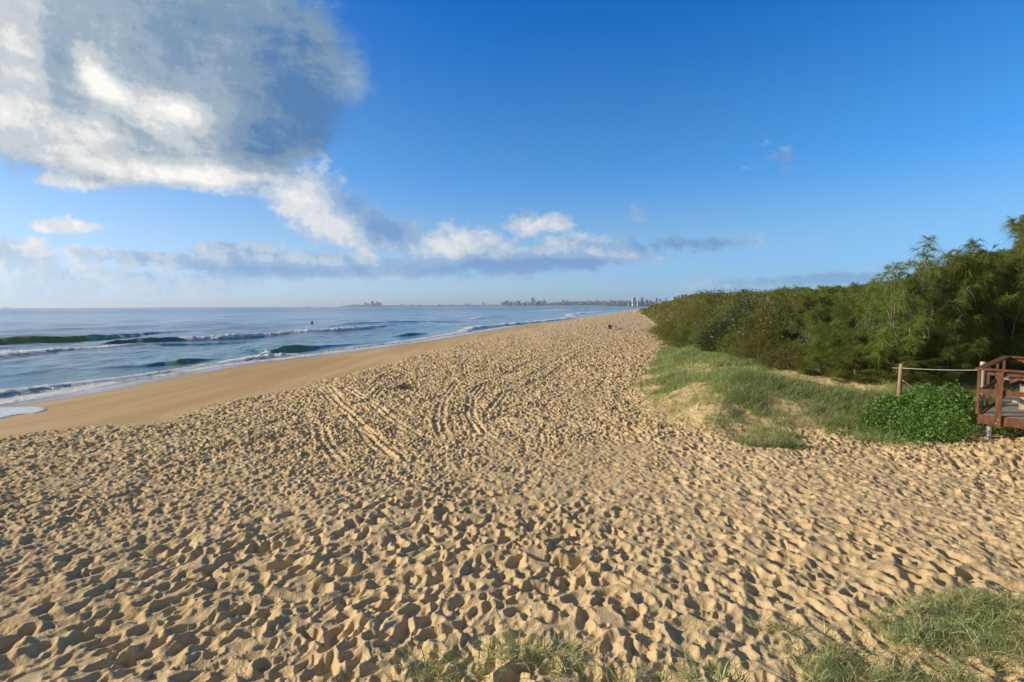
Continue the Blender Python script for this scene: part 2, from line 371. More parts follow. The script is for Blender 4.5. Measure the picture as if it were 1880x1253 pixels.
def sea_material():
    mt, nt, p = principled('sea_water')
    pos = geopos(nt)
    foam = attr(nt, 'foam'); green = attr(nt, 'green'); shal = attr(nt, 'shallow'); dist = attr(nt, 'dist')
    c = mixc(nt, shal, (0.006, 0.085, 0.21), (0.085, 0.235, 0.27))
    gs = noise(nt, mapping(nt, pos, scale=(1, 1, .35)), 1.3, 5, 0.65)
    c = mixc(nt, green * gs.smooth(.25, .6, .55, 1.0), c, (0.20, 0.27, 0.065))  # light shining through the wave faces, painted as a green tint
    chop = noise(nt, mapping(nt, pos, rot=(0, 0, math.radians(-20)), scale=(1.0, .55, 1)), 0.9, 6, 0.62, 0.3)
    swell = noise(nt, mapping(nt, pos, rot=(0, 0, math.radians(-14)), scale=(1.0, .12, 1)), 0.07, 5, 0.6)
    nrm = bump(nt, chop, 0.58, 0.38)
    rip = noise(nt, mapping(nt, pos, rot=(0, 0, math.radians(-10)), scale=(1.0, .6, 1)), 2.6, 5, 0.6)
    nrm = bump(nt, rip, 0.45, 0.10, nrm)
    nrm = bump(nt, swell, 0.3, 2.5, nrm)
    f1 = noise(nt, mapping(nt, pos, scale=(1, .7, 1)), 2.6, 8, 0.72, 0.6); f2 = noise(nt, pos, 9.0, 4, 0.6)
    fm = (foam * 1.05 - ((f1 - 0.5) * 1.9 + (f2 - 0.5) * 0.9 + 0.5)).smooth(-0.05, 0.10)
    fm = fm * foam.smooth(0.02, 0.12)
    col = mixc(nt, fm, c, (0.88, 0.87, 0.84))
    nt.links.new(col.s, p.inputs['Base Color'])
    rr = fm * 0.75 + 0.07 + dist * 0.12; nt.links.new(rr.s, p.inputs['Roughness'])
    p.inputs['Subsurface Radius'].default_value = (1, 1, 1); p.inputs['Subsurface Scale'].default_value = 0.25
    nt.links.new((fm * 0.75).s, p.inputs['Subsurface Weight'])
    p.inputs['IOR'].default_value = 1.333
    nt.links.new(bump(nt, fm * f1 + f2 * 0.5 * fm, 1.0, 0.35, nrm), p.inputs['Normal'])
    return mt
M['sea'] = sea_material()

# ------------------------------------------------------------------ numpy noise
LAT = rng.random((8, 256, 256)).astype(np.float32)
def vn(x, y, k=0):
    T = LAT[k % 8]
    xi = np.floor(x).astype(np.int64); yi = np.floor(y).astype(np.int64)
    fx = x - xi; fy = y - yi
    fx = fx * fx * (3 - 2 * fx); fy = fy * fy * (3 - 2 * fy)
    a = T[xi & 255, yi & 255]; b = T[(xi + 1) & 255, yi & 255]; c = T[xi & 255, (yi + 1) & 255]; d = T[(xi + 1) & 255, (yi + 1) & 255]
    return (a * (1 - fx) + b * fx) * (1 - fy) + (c * (1 - fx) + d * fx) * fy
def fbm(x, y, oct=4, k=0, g=0.5):
    s = 0; a = 1; t = 0
    for i in range(oct):
        s = s + a * vn(x * 2 ** i + 17.3 * i, y * 2 ** i + 5.1 * i, k + i); t += a; a *= g
    return s / t
def sst(x, a, b):
    t = np.clip((x - a) / (b - a), 0, 1); return t * t * (3 - 2 * t)
def polysd(X, Y, pts, vals=None):
    """signed distance to a polyline (positive on its right-hand side) and values interpolated along it"""
    best = np.full(X.shape, 1e18); sgn = np.ones(X.shape); out = None
    if vals is not None: out = [np.zeros(X.shape) for _ in vals[0]]
    for i in range(len(pts) - 1):
        ax, ay = pts[i]; bx, by = pts[i + 1]; ex, ey = bx - ax, by - ay; L2 = ex * ex + ey * ey
        t = np.clip(((X - ax) * ex + (Y - ay) * ey) / L2, 0, 1)
        qx = X - (ax + t * ex); qy = Y - (ay + t * ey); d = qx * qx + qy * qy
        m = d < best
        best = np.where(m, d, best)
        cr = (X - ax) * ey - (Y - ay) * ex
        sgn = np.where(m, np.where(cr >= 0, 1.0, -1.0), sgn)
        if out is not None:
            for j in range(len(out)): out[j] = np.where(m, vals[i][j] * (1 - t) + vals[i + 1][j] * t, out[j])
    return np.sqrt(best) * sgn, out

# ------------------------------------------------------------------ terrain shape
shore_px = [(0, 741), (90, 727), (160, 712), (230, 700), (320, 686), (400, 673), (480, 664), (560, 655), (650, 643), (760, 629), (870, 611), (940, 600), (1050, 588), (1090, 580), (1130, 573.5), (1165, 568.0)]
shore = [(-60, -120), (-44, -20), (-37, 5), (-31, 20)] + [at(x, y, 0) for x, y in shore_px] + [(230, 900), (420, 1400), (760, 2200)]
berm_px = [(0, 803), (150, 788), (300, 772), (400, 742), (480, 722), (560, 702), (640, 683), (700, 668), (800, 642), (880, 622), (1000, 598), (1080, 582), (1120, 575)]
berm = [(-50, -120), (-30, -20), (-20, 5)] + [at(x, y, 1.3) for x, y in berm_px] + [(240, 880), (440, 1380), (780, 2180)]
toe_px = [(1300, 797), (1215, 772), (1150, 742), (1152, 715), (1175, 680), (1203, 655), (1216, 638), (1205, 622), (1206, 610), (1196, 595), (1182, 580), (1160, 571)]
toe = [(60, -30), (30, 5), (15, 10.6), (9.9, 12.1), (6.7, 12.1)] + [at(x, y, 2.15) for x, y in toe_px] + [(245, 860), (450, 1350), (800, 2150)]
tracks_px = [([(586, 694), (610, 722), (650, 758), (700, 800), (760, 858)], 3.0), ([(602, 692), (628, 728), (665, 757)], 2), ([(634, 698), (670, 722), (700, 745), (760, 788)], 3),
             ([(900, 660), (868, 672), (835, 700), (813, 730), (805, 760), (810, 783), (820, 797)], 3), ([(960, 664), (915, 690), (880, 706), (866, 722), (862, 752), (880, 785), (925, 818)], 3),
             ([(1032, 652), (985, 680), (935, 708)], 2), ([(1060, 652), (1010, 685), (955, 712)], 2), ([(745, 676), (702, 700), (678, 728)], 2), ([(1000, 648), (950, 672), (905, 690)], 2), ([(868, 646), (853, 662), (856, 680), (872, 694)], 2), ([(720, 668), (690, 690), (668, 712)], 2), ([(905, 745), (925, 720), (950, 712)], 2), ([(560, 720), (540, 742), (500, 760)], 2),
             ([(590, 770), (600, 800), (640, 850)], 2), ([(660, 770), (690, 810), (705, 826)], 2)]

TS = 2048; RES = 0.0135; TP = TS * RES
def make_prints():
    h = np.zeros((TS, TS), np.float32)
    ii = np.arange(TS) * RES
    gx, gy = np.meshgrid(ii, ii, indexing='ij')
    per = TP
    def pn(cells, k):  # periodic noise
        x = gx / per * cells; y = gy / per * cells; T = LAT[k][:cells + 0, :cells + 0] if cells <= 256 else LAT[k]
        c = T.shape[0]
        xi = np.floor(x).astype(int); yi = np.floor(y).astype(int); fx = x - xi; fy = y - yi
        fx = fx * fx * (3 - 2 * fx); fy = fy * fy * (3 - 2 * fy)
        return (T[xi % c, yi % c] * (1 - fx) + T[(xi + 1) % c, yi % c] * fx) * (1 - fy) + (T[xi % c, (yi + 1) % c] * (1 - fx) + T[(xi + 1) % c, (yi + 1) % c] * fx) * fy
    h += (pn(24, 0) - .5) * 0.08 + (pn(64, 1) - .5) * 0.075 + (pn(150, 2) - .5) * 0.04
    def stamps(num, la, lb, dep, seed, spread):
        nonlocal h
        r = np.random.default_rng(seed)
        for _ in range(num):
            cx, cy = r.integers(0, TS, 2); a = r.normal(math.radians(38), spread) if r.random() < .7 else r.random() * PI
            L = r.uniform(*la); Wd = r.uniform(*lb); D = r.uniform(*dep)
            R = int(L * 1.7 / RES)
            q = np.arange(-R, R + 1) * RES
            x, y = np.meshgrid(q, q, indexing='ij')
            u = x * math.sin(a) + y * math.cos(a); v = x * math.cos(a) - y * math.sin(a)
            wa = r.random() * 6.28; wob = 1 + 0.25 * math.cos(r.random() * 6) * u / L
            rr = np.sqrt((u / L) ** 2 + (v / (Wd * wob)) ** 2)
            ix = (np.arange(cx - R, cx + R + 1)) % TS; iy = (np.arange(cy - R, cy + R + 1)) % TS
            sub = h[np.ix_(ix, iy)]
            base = sub[R, R] * 0.6 + sub[(rr > .9) & (rr < 1.2)].mean() * 0.4
            tilt = r.normal(0, 0.20)
            bowl = base - D * (1 - rr ** 2.2) + tilt * u
            new = np.where(rr < 1.0, np.minimum(sub, bowl), sub)
            push = r.uniform(.1, .45) * D
            rim = push * np.exp(-((rr - 1.2) / 0.24) ** 2) * np.clip(1 + 1.1 * math.cos(wa) * u / L + 1.1 * math.sin(wa) * v / Wd, 0, 2.4)
            new = np.where(rr > 0.9, new + rim, new)
            h[np.ix_(ix, iy)] = new
    def blur(n):
        nonlocal h
        for _ in range(n):
            h = (h + np.roll(h, 1, 0) + np.roll(h, -1, 0) + np.roll(h, 1, 1) + np.roll(h, -1, 1)) / 5
    def slump(n, tan):
        nonlocal h
        for _ in range(n):
            acc = np.zeros_like(h)
            for ax, sh in ((0, 1), (0, -1), (1, 1), (1, -1)):
                d = h - np.roll(h, sh, ax); e = np.clip(d - tan * RES, 0, None) * 0.22
                acc -= e; acc += np.roll(e, -sh, ax)
            h = h + acc
    A = TP * TP
    stamps(int(A * 9), (.12, .26), (.07, .13), (.035, .085), 1, .5); blur(2)
    stamps(int(A * 12), (.08, .19), (.045, .09), (.022, .055), 2, .5); blur(1); slump(12, .44)
    h += (pn(250, 3) - .5) * 0.014
    stamps(int(A * 9), (.06, .14), (.035, .065), (.015, .055), 3, .6)
    slump(8, .70)
    # crumbs and clods kicked out
    r = np.random.default_rng(9)
    c = (pn(200, 4) > .5) * (pn(40, 5) > .5)
    crumb = r.random((TS, TS)).astype(np.float32); crumb = (crumb + np.roll(crumb, 1, 0) + np.roll(crumb, 1, 1) + np.roll(crumb, (1, 1), (0, 1))) / 4
    h += c * np.clip(crumb - .62, 0, 1) * 0.09
    h += (r.random((TS, TS)).astype(np.float32) - .5) * 0.003
    h -= h.mean()
    return h
PR = make_prints()
def sample_prints(X, Y):
    x = X / RES; y = Y / RES
    xi = np.floor(x).astype(np.int64); yi = np.floor(y).astype(np.int64); fx = x - xi; fy = y - yi
    a = PR[xi % TS, yi % TS]; b = PR[(xi + 1) % TS, yi % TS]; c = PR[xi % TS, (yi + 1) % TS]; d = PR[(xi + 1) % TS, (yi + 1) % TS]
    return (a * (1 - fx) + b * fx) * (1 - fy) + (c * (1 - fx) + d * fx) * fy

def terrain(X, Y, micro=True, want=False):
    X = np.asarray(X, float); Y = np.asarray(Y, float)
    sS, _ = polysd(X, Y, shore); sB, _ = polysd(X, Y, berm); sT, _ = polysd(X, Y, toe)
    # slope from the water to the berm, flatter above it
    w = np.clip(sS / np.maximum(sS - sB, 0.5), 0, 1)
    z = np.where(sS < 0, np.maximum(0.07 * sS, -6.0), 1.35 * w ** 1.05)
    z = z + np.where(sB > 0, 0.75 * (1 - np.exp(-sB / 9.0)), 0)
    roll = (fbm(X * .22, Y * .22, 3, 2) - .5)
    z = z + roll * 0.16 * sst(sB, 0, 6)
    # dune
    dn = np.clip(sT, 0, None)
    rise = sst(dn + (fbm(X * .8, Y * .8, 3, 5) - .5) * 1.0 * sst(dn, 0, 1.0), 0.0, 3.5) * 0.90
    z = z + rise + sst(dn, 6, 60) * 1.6 + (fbm(X * .55, Y * .55, 4, 3) - .5) * 0.5 * sst(dn, 0.5, 4)
    z = z + 0.26 * np.exp(-(((X - 11.0) / 1.6) ** 2 + ((Y - 10.9) / 1.0) ** 2))
    far = np.hypot(X, Y)
    mask_f = sst(sB + (fbm(X * .6, Y * .6, 4, 1) - .5) * 3.2, -0.4, 1.6)
    amp = mask_f * (1 - 0.70 * sst(dn, 0.0, 0.9)) * (1 + 0.0 * far)
    if micro:
        fz = sst(far + (fbm(X * .3, Y * .3, 2, 5) - .5) * 4, 6.5, 13); mz = sst(fbm(X * .2, Y * .2, 3, 4), .42, .58)
        def both(xx, yy): return sample_prints(xx * 1.42, yy * 1.42) * .77 * (1 - fz) + (sample_prints(xx * 2.2 + 3.3, yy * 2.2 + 1.7) * .74 * mz + sample_prints((xx * .95 + yy * .3) * 1.95 + 13.3, (yy * .95 - xx * .3) * 1.95 + 5.7) * .78 * (1 - mz)) * fz
        p1 = both(X, Y); p2 = both(-X + 7.7, Y + 3.1)
        k = sst(X + (fbm(X * .5, Y * .5, 2, 6) - .5) * 2, 0.8, 3.8)
        near = 1.0 + 0.15 * sst(-far, -14, -5) + .25 * sst(far, 14, 40)
        tr = np.zeros(X.shape); flat = np.zeros(X.shape)
        for pts, _w in tracks_px:
            wp = [at(x, y, 2.0) for x, y in pts]
            mx0 = min(q[0] for q in wp) - 1; mx1 = max(q[0] for q in wp) + 1; my0 = min(q[1] for q in wp) - 1; my1 = max(q[1] for q in wp) + 1
            mm = (X > mx0) & (X < mx1) & (Y > my0) & (Y < my1)
            if not mm.any(): continue
            d, (en,) = polysd(X[mm], Y[mm], wp, [(0.8,)] + [(1.0,)] * (len(wp) - 2) + [(0.25,)]); d = np.abs(d)
            f = sst(-np.abs(d - .10), -0.085, -0.03)
            lug = 0.012 * np.sin((X[mm] + Y[mm]) * 2 * PI / .12) * (d < .13)
            tr[mm] += (-0.042 * f + 0.012 * np.exp(-((d - .22) / .07) ** 2) + lug * .4) * (.30 + .6 * vn(X[mm] * .5, Y[mm] * .5, 3)) * en
            flat[mm] = np.maximum(flat[mm], f * .6)
        ph = (p1 * (1 - k) + p2 * k) * (1 - flat)
        vary = .68 + .6 * fbm(X * .45, Y * .45, 3, 7)
        z = z + ph * amp * near * 0.88 * vary * (1 + .45 * sst(far, 9, 18)) + tr * mask_f
        # faint lone prints and ripple on the firm sand
        z = z + 0.004 * (fbm(X * 3, Y * 1.2, 3, 4) - .5) * sst(sS, 0, 3)
        # a wandering line of single footprints over the firm sand
    if want: return z, sS, sB, sT, mask_f
    return z
def gz(x, y, micro=False):
    return float(terrain(np.array([x]), np.array([y]), micro)[0])

# polar sheet centred under the camera, dense where the camera looks
def polar(th_f, r_list):
    T, R = np.meshgrid(th_f, r_list, indexing='xy')
    return R * np.sin(T), R * np.cos(T)
def grid_faces(nr, nc, wrap=False):
    i = np.arange(nr - 1)[:, None] * nc; j = np.arange(nc - 1)[None, :]
    a = (i + j).ravel()
    f = np.stack([a, a + 1, a + nc + 1, a + nc], 1)
    if wrap:
        k = (np.arange(nr - 1) * nc); f = np.concatenate([f, np.stack([k + nc - 1, k, k + nc, k + 2 * nc - 1], 1)])
    return f[:, ::-1]
QD = 1.0
def radii(r_a, r_b, k0, grow=0.0, kmax=0.03):
    out = [r_a]; k = k0
    while out[-1] < r_b: out.append(out[-1] * (1 + k)); k = min(k * (1 + grow), kmax)
    return out
th = np.concatenate([np.radians(np.arange(-180, -58, 4.0)), np.arange(math.radians(-58), math.radians(56), 0.00132), np.radians(np.arange(57, 180, 4.0))])
rl = radii(0.4, 3.4, 0.06); rl += radii(rl[-1], 60, 0.0031)[1:]; rl += radii(rl[-1], 1800, 0.004, 0.02)[1:]
X, Y = polar(th, np.array(rl))
Z, sS, sB, sT, mk = terrain(X, Y, True, True)
wet = 1 - np.clip(mk * 1.2, 0, 1)
sheen = sst(-sS + (fbm(X * .25, Y * .12, 4, 3) - .5) * 3.0, -5.2, -1.6)
litter = sst(sT, 0.5, 5)
me = np_mesh('sand_ground', np.stack([X.ravel(), Y.ravel(), Z.ravel()], 1), grid_faces(len(rl), len(th), True), M['sand'],
             attrs={'wet': wet, 'sheen': sheen, 'litter': litter})
ground = link('sand', me); tag(ground, 'golden beach sand trampled with footprints, smooth and damp towards the water', 'sand', kind='structure')

# ------------------------------------------------------------------ sea
breakers = [  # px, py, height, foam, foam trail behind (m), green face
    ([(-90, 640, .9, 0, 0), (0, 629, .9, 0, 0), (80, 627, 1.0, 0, 0), (160, 624, 1.0, 0, 0), (220, 618, .7, 0, 0), (268, 611, .22, 0, 0), (380, 606, .04, 0, 0)], 1.0),
    ([(185, 637, .1, .3, 1), (225, 634, .8, .1, 0), (280, 632, 1.0, 0, 0), (332, 629, .9, .3, 0), (345, 628, .75, 1, .8), (450, 622, .85, 1, 1.4), (560, 614, .85, 1, 1.2), (640, 607, .8, 1, 1.2), (700, 601, .65, 1, .8), (724, 598, .05, .2, 0)], .55),
    ([(-90, 680, .5, .9, 7), (0, 664, .55, .95, 8), (60, 655, .55, .9, 8), (120, 649, .5, .75, 8), (200, 643, .4, .7, 7), (270, 637, .35, .4, 3), (400, 634, .3, .05, 0), (480, 629, .1, 0, 0)], .7),
    ([(160, 680, .08, 0, 0), (262, 674, .14, 0, 0), (300, 670, .3, 0, 0), (330, 669, .58, 0, 0), (352, 666, .5, 0, 0), (390, 662, .16, 0, 0), (450, 658, .04, 0, 0)], 1.0),
    ([(474, 652, .1, .8, .8), (500, 651, .5, .5, .6), (530, 647, .85, .1, 0), (560, 644, .7, 0, 0), (600, 638, .25, 0, 0), (640, 634, .12, 0, 0), (700, 628, .04, 0, 0)], 1.0),
    ([(732, 617, .03, 0, 0), (755, 615, .5, 0, 0), (792, 612, .04, 0, 0)], 1.0),
    ([(560, 607, .1, 0, 0), (640, 596, .3, 0, 0), (740, 592, .3, 0, 0), (840, 590, .05, 0, 0)], .3),
    ([(866, 586.5, .1, 1, 1), (882, 585, .7, 1, 2), (899, 583, .3, 1, 1)], .3),
    ([(975, 572.5, .4, 1, 3), (1000, 571.5, .9, 1, 3), (1030, 570, 1.2, 1, 3), (1048, 569, .5, 1, 2)], .4),
    ([(1048, 580, .2, 1, 4), (1062, 578.5, .9, 1, 5), (1088, 575.5, .9, 1, 5), (1110, 572.5, .4, 1, 4)], .3),
    ([(850, 610, .1, .8, 1), (880, 604, .6, 1, 2), (920, 599, .6, 1, 2), (950, 596.5, .7, 1, 2), (1000, 592, .6, 1, 4), (1040, 587, .6, 1, 4), (1075, 581, .5, 1, 5)], .3),
    ([(-90, 752, .3, .62, 1.0), (0, 731, .34, .8, .9), (60, 722, .34, .74, .8), (110, 715, .3, .74, .8), (170, 706, .25, .76, .7), (240, 696, .18, .72, .7), (320, 683, .12, .62, .5), (400, 670, .12, .62, .5), (490, 658, .4, 1, .9), (518, 656, .5, 1, .9), (560, 652, .1, .9, .8), (650, 640, .12, .8, 1), (760, 627, .15, .9, 1.2), (860, 610, .2, .9, 1.5)], .35),
    ([(1060, 568.5, .7, 1, 5), (1090, 568, .8, 1, 5), (1110, 567, .4, 1, 5)], .2),
    ([(1100, 565.2, .8, 1, 8), (1135, 564.8, .8, 1, 8)], .2),
    ([(660, 575, .05, 0, 0), (800, 573, .5, 0, 0), (950, 571.5, .05, 0, 0)], .1),
    ([(700, 584, .05, 0, 0), (790, 582, .35, 0, 0), (860, 581, .05, 0, 0)], .2),
]
def sea_fields(X, Y, dr):
    sS, _ = polysd(X, Y, shore[:-2])
    off = -sS
    z = np.zeros(X.shape); foam = np.zeros(X.shape); green = np.zeros(X.shape)
    r = np.random.default_rng(5)
    fade = sst(off, 0.5, 14)
    for i in range(26):
        lam = 1.5 * 1.17 ** i; a = math.radians(r.normal(100, 24)) ; k = 2 * PI / lam
        ph = r.random() * 6.28; amp = 0.0055 * lam ** 0.72
        ok = sst(lam / dr, 2.5, 5)
        wob = 1.5 * vn(X / (lam * 3), Y / (lam * 3), i)
        w = np.sin(k * (X * math.sin(a) + Y * math.cos(a)) + ph + wob * 2)
        z = z + amp * w * ok * fade * (1.15 - 0.4 * sst(np.hypot(X, Y), 100, 900))
    # shore-parallel swell lines
    for lam, amp in ((19, .10), (31, .14), (47, .12)):
        env = vn(X / 45 + lam, Y / 90, 3)
        z = z + amp * env * np.maximum(0, np.sin(2 * PI * off / lam + 3 * vn(X / 60, Y / 60, 2) * 2 + lam)) ** 3 * fade * sst(lam / dr, 2.5, 5) * sst(off, 10, 45)
    wob2 = (fbm(X * .35, Y * .35, 4, 6) - .5)
    for pts, gr in breakers:
        wp = [at(p[0], p[1], 0.0) for p in pts]; vals = [p[2:] for p in pts]
        mrg = 16
        mm = (X > min(q[0] for q in wp) - mrg) & (X < max(q[0] for q in wp) + mrg) & (Y > min(q[1] for q in wp) - mrg) & (Y < max(q[1] for q in wp) + mrg)
        if not mm.any(): continue
        x = X[mm]; y = Y[mm]
        d, (H, F, Tr) = polysd(x, y, wp, vals)      # positive = beach side
        d = d + wob2[mm] * 1.1
        H = H * (0.65 + 0.7 * fbm(x * .35, y * .35, 3, 1))
        H = H * (1 - .30 * F); H = H * .88; wf = np.maximum(0.78 * H, .28) + 0.1 * dr[mm] + .65 * F * sst(H, 0, .4); wb = 2.2 + 1.6 * H
        c0 = -wf * 1.3
        e = d - c0
        prof = np.where(e > 0, np.exp(-(e / wf) ** 2), np.exp(-(-e / wb) ** 1.3))
        trough = -0.18 * np.exp(-((e - 2.4 * wf) / (1.2 * wf)) ** 2)
        dz_ = H * (prof + trough)
        lump = fbm(x * 2.6, y * 2.6, 4, 2)
        on = sst(H, 0.02, 0.12)
        fo = F * on * (sst(e, -Tr - 0.8, -Tr * .25 - .2) * (1 - sst(e, wf * .5, wf * (0.9 + 1.0 * sst(F, .6, 1)))))
        thin = F * on * .55 * sst(e, -Tr * 2.2 - 1, -Tr * .6) * (1 - sst(e, wf, wf * 2.2))
        fo = np.maximum(fo, thin)
        z[mm] = z[mm] * (1 - .5 * prof) + dz_ + fo * (lump - .35) * 0.45 * np.minimum(H * 2, 1)
        foam[mm] = np.maximum(foam[mm], fo)
        gm = gr * sst(H, .15, .6) * sst(e, -wb * .25, wf * .25) * (1 - sst(e, wf * 1.6, wf * 2.6)) * (1 - .3 * F)
        green[mm] = np.maximum(green[mm], gm)
    # swash edge
    lob = (fbm(X * .16, Y * .16, 3, 7) - .5) * 2.2 + (fbm(X * .9, Y * .9, 3, 4) - .5) * .7
    edge = sst(-off - lob * .7, -3.2, -.9)
    edge = edge * (.62 + .5 * fbm(X * .5, Y * .5, 3, 5))
    foam = np.maximum(foam, edge * .72)
    z = z + 0.03 + 0.05 * sst(-off, -4, 1) * np.clip(lob + .3, -0.4, 1) * (1 - sst(-off, 1.5, 3.5))
    z = z - 0.12 * sst(-off, 1.5, 4)
    shal = sst(-off, -45, -2)
    return z, foam, green, shal, off
rs = radii(17, 170, 0.0042); rs += radii(rs[-1], 15000, 0.0045, 0.03, 0.05)[1:]
rs = np.array(rs)
ths = np.concatenate([np.radians(np.arange(-140, -60, 2.0)), np.arange(math.radians(-60), math.radians(24), 0.0013), np.radians(np.arange(24, 70, 1.0))])
X, Y = polar(ths, rs)
dr = np.gradient(rs)[:, None] * np.ones_like(X)
Z, foam, green, shal, off = sea_fields(X, Y, dr)
F_ = grid_faces(len(rs), len(ths))
keep = (off.ravel()[F_] > -6).any(1)
F_ = F_[keep]
used = np.zeros(X.size, bool); used[F_.ravel()] = True; remap = np.cumsum(used) - 1
sel = used
me = np_mesh('sea_surface', np.stack([X.ravel()[sel], Y.ravel()[sel], Z.ravel()[sel]], 1), remap[F_], M['sea'],
             attrs={'foam': foam.ravel()[sel], 'green': green.ravel()[sel], 'shallow': shal.ravel()[sel], 'dist': sst(np.hypot(X, Y).ravel()[sel], 60, 800)})
sea = link('sea', me); tag(sea, 'blue sea with low green breakers and white foam', 'sea', kind='structure')

# foam tongue left on the wet sand
def atg(px, py):
    z = .3
    for _ in range(6): z = .5 * z + .5 * gz(*at(px, py, z))
    return at(px, py, z)
tp = [atg(x, y) for x, y in [(-160, 742), (-60, 745), (0, 749), (40, 748), (70, 747), (86, 750), (89, 754), (80, 758), (62, 761), (40, 763), (15, 768), (0, 771), (-60, 785), (-160, 800)]]
def inside(px_, py_, poly):
    c = np.zeros(px_.shape, bool); n = len(poly)
    for i in range(n):
        x1, y1 = poly[i]; x2, y2 = poly[(i + 1) % n]
        cond = ((y1 > py_) != (y2 > py_)) & (px_ < (x2 - x1) * (py_ - y1) / (y2 - y1 + 1e-12) + x1); c ^= cond
    return c
x0 = min(p[0] for p in tp); x1 = max(p[0] for p in tp); y0 = min(p[1] for p in tp); y1 = max(p[1] for p in tp)
gx, gy = np.meshgrid(np.arange(x0, x1, .07), np.arange(y0, y1, .07), indexing='xy')
wx = gx + (fbm(gx * .9, gy * .9, 3, 1) - .5) * .5; wy = gy + (fbm(gx * .9, gy * .9, 3, 2) - .5) * .5
ins = inside(wx, wy, tp)
d_, _ = polysd(wx, wy, tp + [tp[0]]); d_ = np.abs(d_)
zz = terrain(gx, gy, True) + np.where(ins, 0.012 + 0.03 * sst(d_, 0, .25), -0.05)
f_ = grid_faces(gx.shape[0], gx.shape[1])[:, ::-1]
kk = ins.ravel()[f_].any(1); f_ = f_[kk]
us = np.zeros(gx.size, bool); us[f_.ravel()] = True; rm = np.cumsum(us) - 1
mt, nt_, p_ = principled('sea_foam'); ps = geopos(nt_)
fn = noise(nt_, mapping(nt_, ps, scale=(1, .5, 1)), 5, 7, .7, .4)
cc = mixc(nt_, fn.smooth(.35, .62), (.78, .80, .84), (.50, .54, .60)); nt_.links.new(cc.s, p_.inputs['Base Color']); p_.inputs['Roughness'].default_value = .6
nt_.links.new(bump(nt_, fn, .4, .02), p_.inputs['Normal']); M['foam'] = mt
o = link('foam_sheet', np_mesh('foam_sheet', np.stack([gx.ravel()[us], gy.ravel()[us], zz.ravel()[us]], 1), rm[f_], mt))
tag(o, 'white tongue of sea foam sliding over the wet sand', 'foam', kind='structure')

# ------------------------------------------------------------------ vegetation builders
def strips(P0, D0, L, w, droop, segs=2, tint=None):
    """curved tapered blades. P0,D0 (n,3); L,w (n). returns verts, faces, tint"""
    n = len(P0); D0 = D0 / np.linalg.norm(D0, axis=1)[:, None]
    side = np.cross(D0, rng.normal(size=(n, 3))); side /= np.linalg.norm(side, axis=1)[:, None] + 1e-9
    ts = np.linspace(0, 1, segs + 1); V = []
    for t in ts:
        c = P0 + D0 * (L * t)[:, None]; c[:, 2] -= droop * L * t * t
        ww = (w * (1 - t * .85))[:, None]
        V.append(c - side * ww * .5); V.append(c + side * ww * .5)
    V = np.stack(V, 1)                        # n, 2*(segs+1), 3
    base = (np.arange(n) * 2 * (segs + 1))[:, None]
    fs = np.concatenate([base + np.array([[2 * s, 2 * s + 1, 2 * s + 3, 2 * s + 2]]) for s in range(segs)], 0)
    tn = np.repeat(rng.random(n) if tint is None else tint, 2 * (segs + 1))
    return V.reshape(-1, 3), fs, tn
def sheoak(seed, H, spread, n_limbs, tufts, npt, lw, open_top=0.3):
    """she-oak: leaning stem, rising limbs, drooping needle tufts. Returns trunk MB and needle arrays"""
    r = random.Random(seed); tb = MB(); P = []; Dv = []; TT = []
    stems = 2 if seed % 2 else 3
    for s_ in range(stems):
        a0 = r.random() * 6.28; lean = r.uniform(.05, .22) * (1 if s_ else .4)
        hh = H * (1 if s_ == 0 else r.uniform(.6, .85)); pts = []; rad = []
        for i in range(9):
            t = i / 8; pts.append(Vector((math.cos(a0) * lean * hh * t + r.gauss(0, .03), math.sin(a0) * lean * hh * t + r.gauss(0, .03), hh * t - .1 * (i == 0)))); rad.append((.036 * (1 - t) + .007) * H / 4)
        tb.tube(pts, rad, 6)
        nl = n_limbs if s_ == 0 else n_limbs // 2
        for l in range(nl):
            t = r.uniform(.02, 1.0) ** 1.15; i = min(7, int(t * 8)); p = pts[i].lerp(pts[i + 1], t * 8 - i if t < 1 else 1)
            a = r.random() * 6.28; up = .25 + .6 * t + r.uniform(-.15, .2)
            Ln = spread * (0.5 + .75 * math.sin(PI * min(.95, t * .85 + .1))) * r.uniform(.65, 1.15) * (1 if t < .75 else .65)
            d = Vector((math.cos(a), math.sin(a), up)).normalized(); lp = []; lr = []; nn = 6
            for k in range(nn):
                q = k / (nn - 1); lp.append(p + d * Ln * q + Vector((r.gauss(0, .03), r.gauss(0, .03), .12 * q * q * Ln + r.gauss(0, .02)))); lr.append((.016 * (1 - q) + .004) * H / 4)
            tb.tube(lp, lr, 4, False)
            for c in range(tufts):
                q = r.uniform(.25, 1) ** .8; k = min(nn - 2, int(q * (nn - 1))); b = lp[k].lerp(lp[k + 1], q * (nn - 1) - k)
                off = Vector((r.gauss(0, 1), r.gauss(0, 1), r.gauss(.3, .7))) * .16 * spread * (1.1 - q * .6)
                e = b + off; tb.tube([b, b.lerp(e, .5) + Vector((0, 0, .02)), e], [.004, .003, .002], 3, False)
                tt = r.random()
                for _ in range(npt):
                    g = Vector((r.gauss(0, .55), r.gauss(0, .55), r.gauss(.1, .45))) + off.normalized() * .8 + d * .35
                    s0 = b.lerp(e, r.uniform(.3, 1)); P.append(s0); Dv.append(g); TT.append(tt * .7 + r.random() * .3)
    P = np.array([tuple(p) for p in P]); Dv = np.array([tuple(p) for p in Dv]); n = len(P)
    V, F, T = strips(P, Dv, rng.uniform(.16, .34, n) * H / 4 * 1.05, np.full(n, lw), .75, 2, np.array(TT))
    return tb, V, F, T
